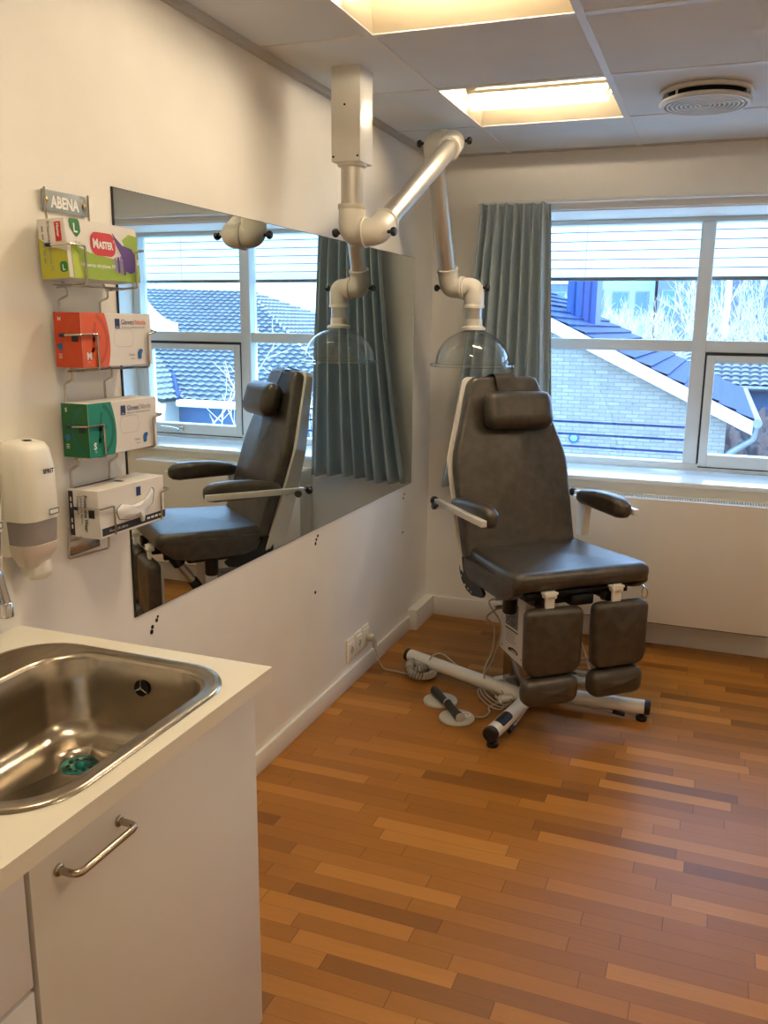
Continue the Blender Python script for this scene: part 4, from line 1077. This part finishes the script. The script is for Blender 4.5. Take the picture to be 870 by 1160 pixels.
# second control behind the leg rests
f2 = tag(empty('hand_control', (.95, -.63, 0)), 'pale grey foot plate with looped cable behind the leg rests', 'foot switch')
m_ = MB(); m_.loft([[V((x, y, z)) for x, y in rrect(-.09+i_, .09-i_, -.06+i_, .06-i_, .05, 6)] for z, i_ in ((0, .003), (.004, 0), (.022, 0), (.032, .01), (.034, .02))], M['grey'], True, True, True); m_.build('plate', f2)
m_ = MB()
for k in range(3): m_.tube([V((.0+.005*k+.048*math.cos(t), .01+.035*math.sin(t), .05+.016*math.sin(t)*k+.008*k)) for t in [2*PI*i/22 for i in range(22)]], .0036, M['cord'], 6, loop=True)
m_.tube(cat([(-.03, .12, .14), (.0, .06, .10), (.03, .0, .06), (.06, -.02, .045)], 6), .004, M['cord'], 8)
m_.build('cable', f2)
# ------------------------------------------------------------------ outside
GZ = -2.9
def tiled_roof(mb, lo0, lo1, hi0, hi1, mat, tw=.30, rl=.34, amp=.025, step=.03, ku=6, flat=False):
    """tiles with rolls across and steps up the slope; lo0-lo1 eave, hi0-hi1 ridge"""
    lo0, lo1, hi0, hi1 = map(V, (lo0, lo1, hi0, hi1))
    nr = max(2, int(((hi0+hi1)/2-(lo0+lo1)/2).length/rl)); nrm = (lo1-lo0).cross(hi0-lo0 if (hi0-lo0).length > .1 else hi1-lo0).normalized()
    if nrm.z < 0: nrm = -nrm
    wid = (lo1-lo0).normalized(); o = lo0
    vs = []; fs = []
    for r in range(nr):
        for e, h in ((0, step), (1, 0)):
            t = (r+e)/nr; a = lo0.lerp(hi0, t); b = lo1.lerp(hi1, t)
            n_ = max(2, int(round((lo1-lo0).length/tw*ku))); row = []
            for i in range(n_+1):
                p = a.lerp(b, i/n_); s_ = (p-o).dot(wid)/tw
                hgt = h+(amp*abs(math.sin(PI*s_))**.8 if not flat else (amp if (s_+.5*(r % 2)) % 1 < .06 else 0))
                row.append(p+nrm*hgt)
            vs.append(row)
    mb.loft(vs, mat, False)
    return mb

# brick gable house opposite the left window light
HA = tag(empty('gable_house', (-3.4, 6.7, GZ)), 'pale brick gable house with dark tiled roof opposite the window', 'house')
def hb2(mb, name, par=None, sharp=38, off=(-3.4, 6.7, GZ)):
    mb.v = [(x-off[0], y-off[1], z-off[2]) for x, y, z in mb.v]; return mb.build(name, par or HA, sharp, recalc=False)
SL = .478; RX = -3.4; ex = 1.83
zr = lambda x: 1.256-SL*(x-.263)                 # top of the near rake
YG, YE = 6.7, 12.4
zb_ = lambda x: zr(x)-.16
m_ = MB(); xw = 1.545
m_.prism([(-8.35, YG, GZ), (xw, YG, GZ), (xw, YG, zb_(xw)), (RX, YG, zb_(RX)), (-8.35, YG, zb_(xw))], (0, YE-YG-.3, 0), M['brick'])
hb2(m_, 'wall')
for s in (1, -1):
    m_ = MB(); mx = (lambda x: x) if s > 0 else (lambda x: 2*RX-x)
    lo_ = [(mx(ex), YE, zr(ex)), (mx(ex), YG-.12, zr(ex)), (mx(RX), YE, zr(RX)), (mx(RX), YG-.12, zr(RX))]
    tiled_roof(m_, lo_[0], lo_[1], lo_[2], lo_[3], M['slate'], .26, .22, .012, .028, 4, True)
    m_.prism([(mx(ex), YG-.12, zr(ex)-.01), (mx(RX), YG-.12, zr(RX)-.01), (mx(RX), YG-.12, zr(RX)-.06), (mx(ex), YG-.12, zr(ex)-.06)], (0, YE-YG+.12, 0), M['slate'])
    hb2(m_, 'roof', None, 20)
    m_ = MB()
    m_.prism([(mx(ex), YG-.15, zr(ex)-.005), (mx(RX), YG-.15, zr(RX)-.005), (mx(RX), YG-.15, zr(RX)-.165), (mx(ex), YG-.15, zr(ex)-.165)], (0, .04, 0), M['verge'])
    hb2(m_, 'bargeboard')
    m_ = MB(); m_.tube([(mx(ex+.05), YG-.14, zr(ex)-.03), (mx(ex+.05), YE, zr(ex)-.03)], .055, M['zinc'], 12); 
    hb2(m_, 'gutter')
m_ = MB(); m_.tube(fil([(ex+.04, YG-.05, zr(ex)-.06), (ex+.03, YG-.05, zr(ex)-.22), (xw+.05, YG-.02, zr(ex)-.42), (xw+.05, YG-.02, GZ)], .05), .04, M['zinc'], 12); hb2(m_, 'downpipe')
cx_, cy_ = -.62, 9.4
m_ = MB(); zc = zr(cx_)
m_.bx(cx_-.22, cx_+.22, cy_-.3, cy_+.3, zc-.4, zc+1.15, M['barblue']); 
for q in (-.1, .02, .13): m_.bx(cx_+q-.01, cx_+q+.01, cy_-.312, cy_-.3, zc-.4, zc+1.1, M['slate'])
m_.bx(cx_-.26, cx_+.26, cy_-.34, cy_+.34, zc+1.15, zc+1.22, M['zinc']); hb2(m_, 'chimney')
m_ = MB(); m_.lathe([(.001, .05), (.03, .045), (.045, .03), (.05, 0)], (-.257, YG, .175), M['wlamp'], (0, -1, 0), 24); m_.lathe([(.066, .0), (.066, .02), (.05, .025)], (-.257, YG, .175), M['barblue'], (0, -1, 0), 24)
hb2(m_, 'wall_lamp')

# long low house behind the gable, right of the mullion
HB = tag(empty('low_house', (6, 18, GZ)), 'long low pantiled house beyond the brown bank on the right', 'house')
offB = (6, 18, GZ)
hB = lambda mb, n, s=38: hb2(mb, n, HB, s, offB)
hB(MB().bx(.8, 3.9, 18.3, 22.4, GZ, .2, M['bluewall']), 'wall')
hB(tiled_roof(MB(), (.6, 18, .22), (4.05, 18, .22), (.6, 20.6, 1.25), (4.05, 20.6, 1.25), M['pan'], .22, .24, .045, .045), 'roof', 20)
hB(tiled_roof(MB(), (4.05, 23, .22), (.6, 23, .22), (4.05, 20.6, 1.25), (.6, 20.6, 1.25), M['pan'], .30, .33, .05, .05, 3), 'roof', 20)
hB(MB().tube([(.6, 17.95, .19), (4.05, 17.95, .19)], .06, M['zinc'], 8), 'gutter')

# hipped house seen in the mirror
HC = tag(empty('hipped_house', (8, 10, GZ)), 'hipped pantile house reflected in the mirror, right of the window', 'house')
offC = (8, 10, GZ); hC = lambda mb, n, s=38: hb2(mb, n, HC, s, offC)
EZ = .16
hC(MB().bx(4.6, 13.0, 9.25, 17.5, GZ, EZ-.05, M['bluewall']), 'wall')
m_ = tiled_roof(MB(), (4.2, 9, EZ), (14, 9, EZ), (9.2, 14, 2.30), (14, 14, 2.42), M['pan'], .18, .20, .03, .04); hC(m_, 'roof', 20)
m_ = tiled_roof(MB(), (4.2, 19, EZ), (4.2, 9, EZ), (9.2, 14, 2.30), (9.2, 13.99, 2.30), M['pan'], .18, .20, .03, .04, 4); hC(m_, 'roof', 20)
hC(MB().tube([(4.15, 8.93, EZ-.03), (7.75, 8.93, EZ-.03)], .07, M['verge'], 8), 'gutter')
# wing with its own gable
wr = lambda x: EZ+.42*(x-7.72)
hC(MB().prism([(7.95, 8.6, GZ), (13.4, 8.6, GZ), (13.4, 8.6, wr(8.0)), (10.7, 8.6, wr(10.7)-.12), (7.95, 8.6, wr(7.95)-.12)], (0, 2.4, 0), M['render']), 'wing_wall')
m_ = tiled_roof(MB(), (7.72, 13.5, EZ+.03), (7.72, 8.35, EZ+.03), (10.7, 13.5, wr(10.7)+.03), (10.7, 8.35, wr(10.7)+.03), M['pan'], .18, .20, .028, .035); hC(m_, 'wing_roof', 20)
hC(MB().prism([(7.70, 8.3, wr(7.7)+.02), (10.7, 8.3, wr(10.7)+.02), (10.7, 8.3, wr(10.7)-.16), (7.70, 8.3, wr(7.7)-.16)], (0, .05, 0), M['verge']), 'bargeboard')
hC(MB().tube([(7.72, 8.9, EZ+.06), (9.5, 11.2, 1.02)], .05, M['slate'], 8), 'valley_flashing')
m_ = MB(); cv = []
for i in range(15):
    t = i/14; cv.append((8.55+.75*t+.35*t*t, 9.9-.2*t, 1.55+.10*t+1.25*t**2.6))
lo_ = [[V(p), V(p)+V((.0, 0, -.26)), V(p)+V((0, .3, -.26)), V(p)+V((0, .3, 0))] for p in cv]
m_.loft(lo_, M['verge'], True, True, True); hC(m_, 'curved_verge')

# ground and bank
gm = MB().bx(-40, 60, .6, 90, GZ-.2, GZ, M['ground']); tag(gm.build('ground'), 'pale paved ground outside the window', 'ground', None, 'structure')
hm = MB(); bmh = bmesh.new(); bmesh.ops.create_grid(bmh, x_segments=70, y_segments=26, size=1)
for v in bmh.verts:
    x, y = v.co.x, v.co.y
    v.co = V((1.2+x*2.8, 15.2+y*2.4, GZ+(1.75+.75*((y+1)/2)+.12*math.sin(x*31)+.10*math.sin(x*57+y*9)+random.uniform(-.10, .10))*(1 if abs(y) < .95 and abs(x) < .98 else 0)))
hm.bm(bmh, M['hedge']); tag(hm.build('hedge'), 'brown clipped winter hedge below the low house', 'hedge')

# bare trees
def bare_tree(name_loc, h, label, seed, nb=9, spread=.45, mat='twig', depth=4, r0=.055, group='bare trees beyond the roofs'):
    rnd = random.Random(seed); o = tag(empty('bare_tree', name_loc), label, 'tree', group)
    tr, br = MB(), MB()
    def grow(p, d, L, r, k, mb):
        q = p; pts = [q]; n_ = 3
        for i in range(n_):
            d = (d+V((rnd.uniform(-1, 1), rnd.uniform(-1, 1), rnd.uniform(-.3, .7)))*.16).normalized(); q = q+d*(L/n_); pts.append(q)
        mb.tube(pts, [r*(1-.5*i/n_) for i in range(n_+1)], M[mat], 5 if k == 0 else 3, False)
        if k < depth:
            for b_ in range(nb if k == 0 else rnd.randint(3, 4)):
                t = rnd.uniform(.25, 1) if k == 0 else rnd.uniform(.3, 1)
                b0 = pts[min(n_-1, int(t*n_))].lerp(pts[min(n_, int(t*n_)+1)], (t*n_) % 1)
                dd = (d+V((rnd.uniform(-1, 1), rnd.uniform(-1, 1), rnd.uniform(-.1, .8)))*(spread*1.9)).normalized()
                grow(b0, dd, L*rnd.uniform(.42, .62), max(r*.5, .0065), k+1, br)
    grow(V((0, 0, 0)), V((0, 0, 1)), h*.62, r0, 0, tr)
    tr.build('trunk', o, recalc=False); br.build('branches', o, recalc=False)
    return o
def copy_at(o, loc, rz, label):
    c_ = copy_tree(o); c_.location = loc; c_.rotation_euler = (0, 0, rz); c_['label'] = label; return c_
T = bare_tree((-3.2, 25, GZ), 5.0, 'bare pale tree beside the dark chimney of the brick house', 3, 16, .42)
copy_at(T, (-2.2, 27, GZ), 1.1, 'bare pale tree left of centre above the dark roof')
copy_at(T, (-1.0, 24.5, GZ), 2.2, 'bare pale tree over the middle of the dark roof')
copy_at(T, (-.2, 26.5, GZ), 3.4, 'bare pale tree just left of the window mullion')
T2 = bare_tree((1.3, 25.5, GZ), 6.2, 'tall bare pale tree just right of the mullion', 11, 17, .40)
copy_at(T, (-1.7, 23, GZ), 5.0, 'bare pale tree low behind the slope of the dark roof')
copy_at(T, (.4, 24.5, GZ), .4, 'bare pale tree low behind the mullion')
copy_at(T2, (2.0, 26, GZ), 5.2, 'nearest tall bare tree in the right light')
copy_at(T2, (2.4, 27, GZ), .9, 'tall bare pale tree in the middle of the right light')
copy_at(T2, (3.3, 25, GZ), 2.5, 'tall bare pale tree at the right edge of the photo')
bare_tree((5.05, 6.1, GZ), 4.4, 'thin bare tree in front of the hipped house, seen in the mirror', 21, 6, .5, depth=3, r0=.05, group='bare tree by the hipped house')
bare_tree((3.54, 5.9, GZ), 3.7, 'bare pale bush seen in the mirror beside the chair back', 31, 30, .13, r0=.05, group='bare tree by the hipped house')
gs = MB().prism([(2.0, 30, GZ), (2.8, 30, GZ), (2.8, 30, 1.1), (2.45, 30, 1.5), (2.0, 30, 1.1)], (0, 1, 0), M['verge']); 
tag(gs.build('garden_shed'), 'white gable end behind the bare trees', 'shed')

# apartment blocks far away
def block(name, x0, x1, y, z1, mat, label, wins):
    o = tag(empty('apartment_block', ((x0+x1)/2, y, GZ)), label, 'building', 'far apartment blocks'); off = ((x0+x1)/2, y, GZ)
    hb2(MB().bx(x0, x1, y, y+8, GZ, z1, mat), 'wall', o, 38, off)
    hb2(MB().bx(x0-.1, x1+.1, y-.1, y+8.1, z1, z1+.25, M['verge']), 'parapet', o, 38, off)
    for (wx, wz, ww, wh) in wins:
        f = hb2(MB().bx(wx-.08, wx+ww+.08, y-.05, y-.001, wz-.08, wz+wh+.08, M['zinc']), 'window', o, 38, off)
        f2_ = MB(); f2_.v = []; f2_.bx(wx-off[0], wx+ww-off[0], -.07, -.051, wz-off[2], wz+wh-off[2], M['win']); f2_.build('pane', f)
    return o
block('a', -9.5, -6.9, 46, 4.0, M['slateblue'], 'blue grey block behind the chimney', [(-9.0, 2.3, .8, 1.2), (-7.9, 2.3, .7, 1.2)])
block('b', -6.6, -2.4, 48, 5.2, M['teal'], 'pale teal block left of the mullion', [(-6.2, 2.4, .9, 1.3), (-4.7, 2.4, .8, 1.2), (-3.4, 2.4, .6, 1.2)])
block('c', -2.1, 1.4, 46, 5.0, M['slateblue'], 'blue grey block beside the mullion', [(-1.8, 2.3, .6, 1.3), (-.7, 2.3, .5, 1.2), (.3, 2.3, .9, 1.5)])
block('d', 1.75, 8.0, 50, 4.6, M['slateblue'], 'blue grey block behind the right hand trees', [(2.4, 2.5, .9, 1.4), (4.0, 2.5, .9, 1.4), (5.6, 2.5, .9, 1.4)])
# ------------------------------------------------------------------ light, camera, view
wd = bpy.data.worlds.new('sky'); SC.world = wd; wd.use_nodes = True
nt = wd.node_tree; nt.nodes.clear()
o_ = nt.nodes.new('ShaderNodeOutputWorld'); bg = nt.nodes.new('ShaderNodeBackground')
bg.inputs['Color'].default_value = (.36, .61, 1.0, 1); bg.inputs['Strength'].default_value = 8.8
nt.links.new(bg.outputs[0], o_.inputs['Surface'])
sd = bpy.data.lights.new('sun', 'SUN'); sd.energy = 6.0; sd.angle = math.radians(1); sd.color = (1, .95, .86)
so = bpy.data.objects.new('sun', sd); COL.objects.link(so)
so.rotation_euler = V((.9, -.10, -.45)).to_track_quat('-Z', 'Y').to_euler(); so.location = (-6, -6, 8)
pd = bpy.data.lights.new('window_portal', 'AREA'); pd.shape = 'RECTANGLE'; pd.size = 1.68; pd.size_y = 1.25; pd.cycles.is_portal = True
po = bpy.data.objects.new('window_portal', pd); COL.objects.link(po); po.location = (1.25, .62, 1.45); po.rotation_euler = (-PI/2, 0, 0)

cd = bpy.data.cameras.new('camera'); cam = bpy.data.objects.new('camera', cd); COL.objects.link(cam); SC.camera = cam
F_, PX, PY = 967.4453, 452.2072, 580.2848
yaw, pit, rol = .3516, -.2146, .0132
fw = V((-math.sin(yaw)*math.cos(pit), math.cos(yaw)*math.cos(pit), math.sin(pit))); ri = V((math.cos(yaw), math.sin(yaw), 0)); up = ri.cross(fw)
r2 = ri*math.cos(rol)+up*math.sin(rol); u2 = up*math.cos(rol)-ri*math.sin(rol)
cam.matrix_world = Matrix(((r2.x, u2.x, -fw.x, 1.4011), (r2.y, u2.y, -fw.y, -4.2617), (r2.z, u2.z, -fw.z, 1.5397), (0, 0, 0, 1)))
cd.sensor_fit = 'VERTICAL'; cd.sensor_height = 36; cd.lens = F_*36/1160
cd.shift_x = -(PX-435)/1160; cd.shift_y = (PY-580)/1160; cd.clip_start = .02; cd.clip_end = 300
SC.view_settings.view_transform = 'Standard'; SC.view_settings.look = 'None'; SC.view_settings.gamma = 1; SC.view_settings.use_curve_mapping = False
SC.view_settings.exposure = 0.02
SC.cycles.max_bounces = 10; SC.cycles.diffuse_bounces = 5; SC.cycles.transparent_max_bounces = 24; SC.cycles.glossy_bounces = 6
SC.cycles.caustics_reflective = False; SC.cycles.caustics_refractive = False; SC.cycles.sample_clamp_indirect = 6
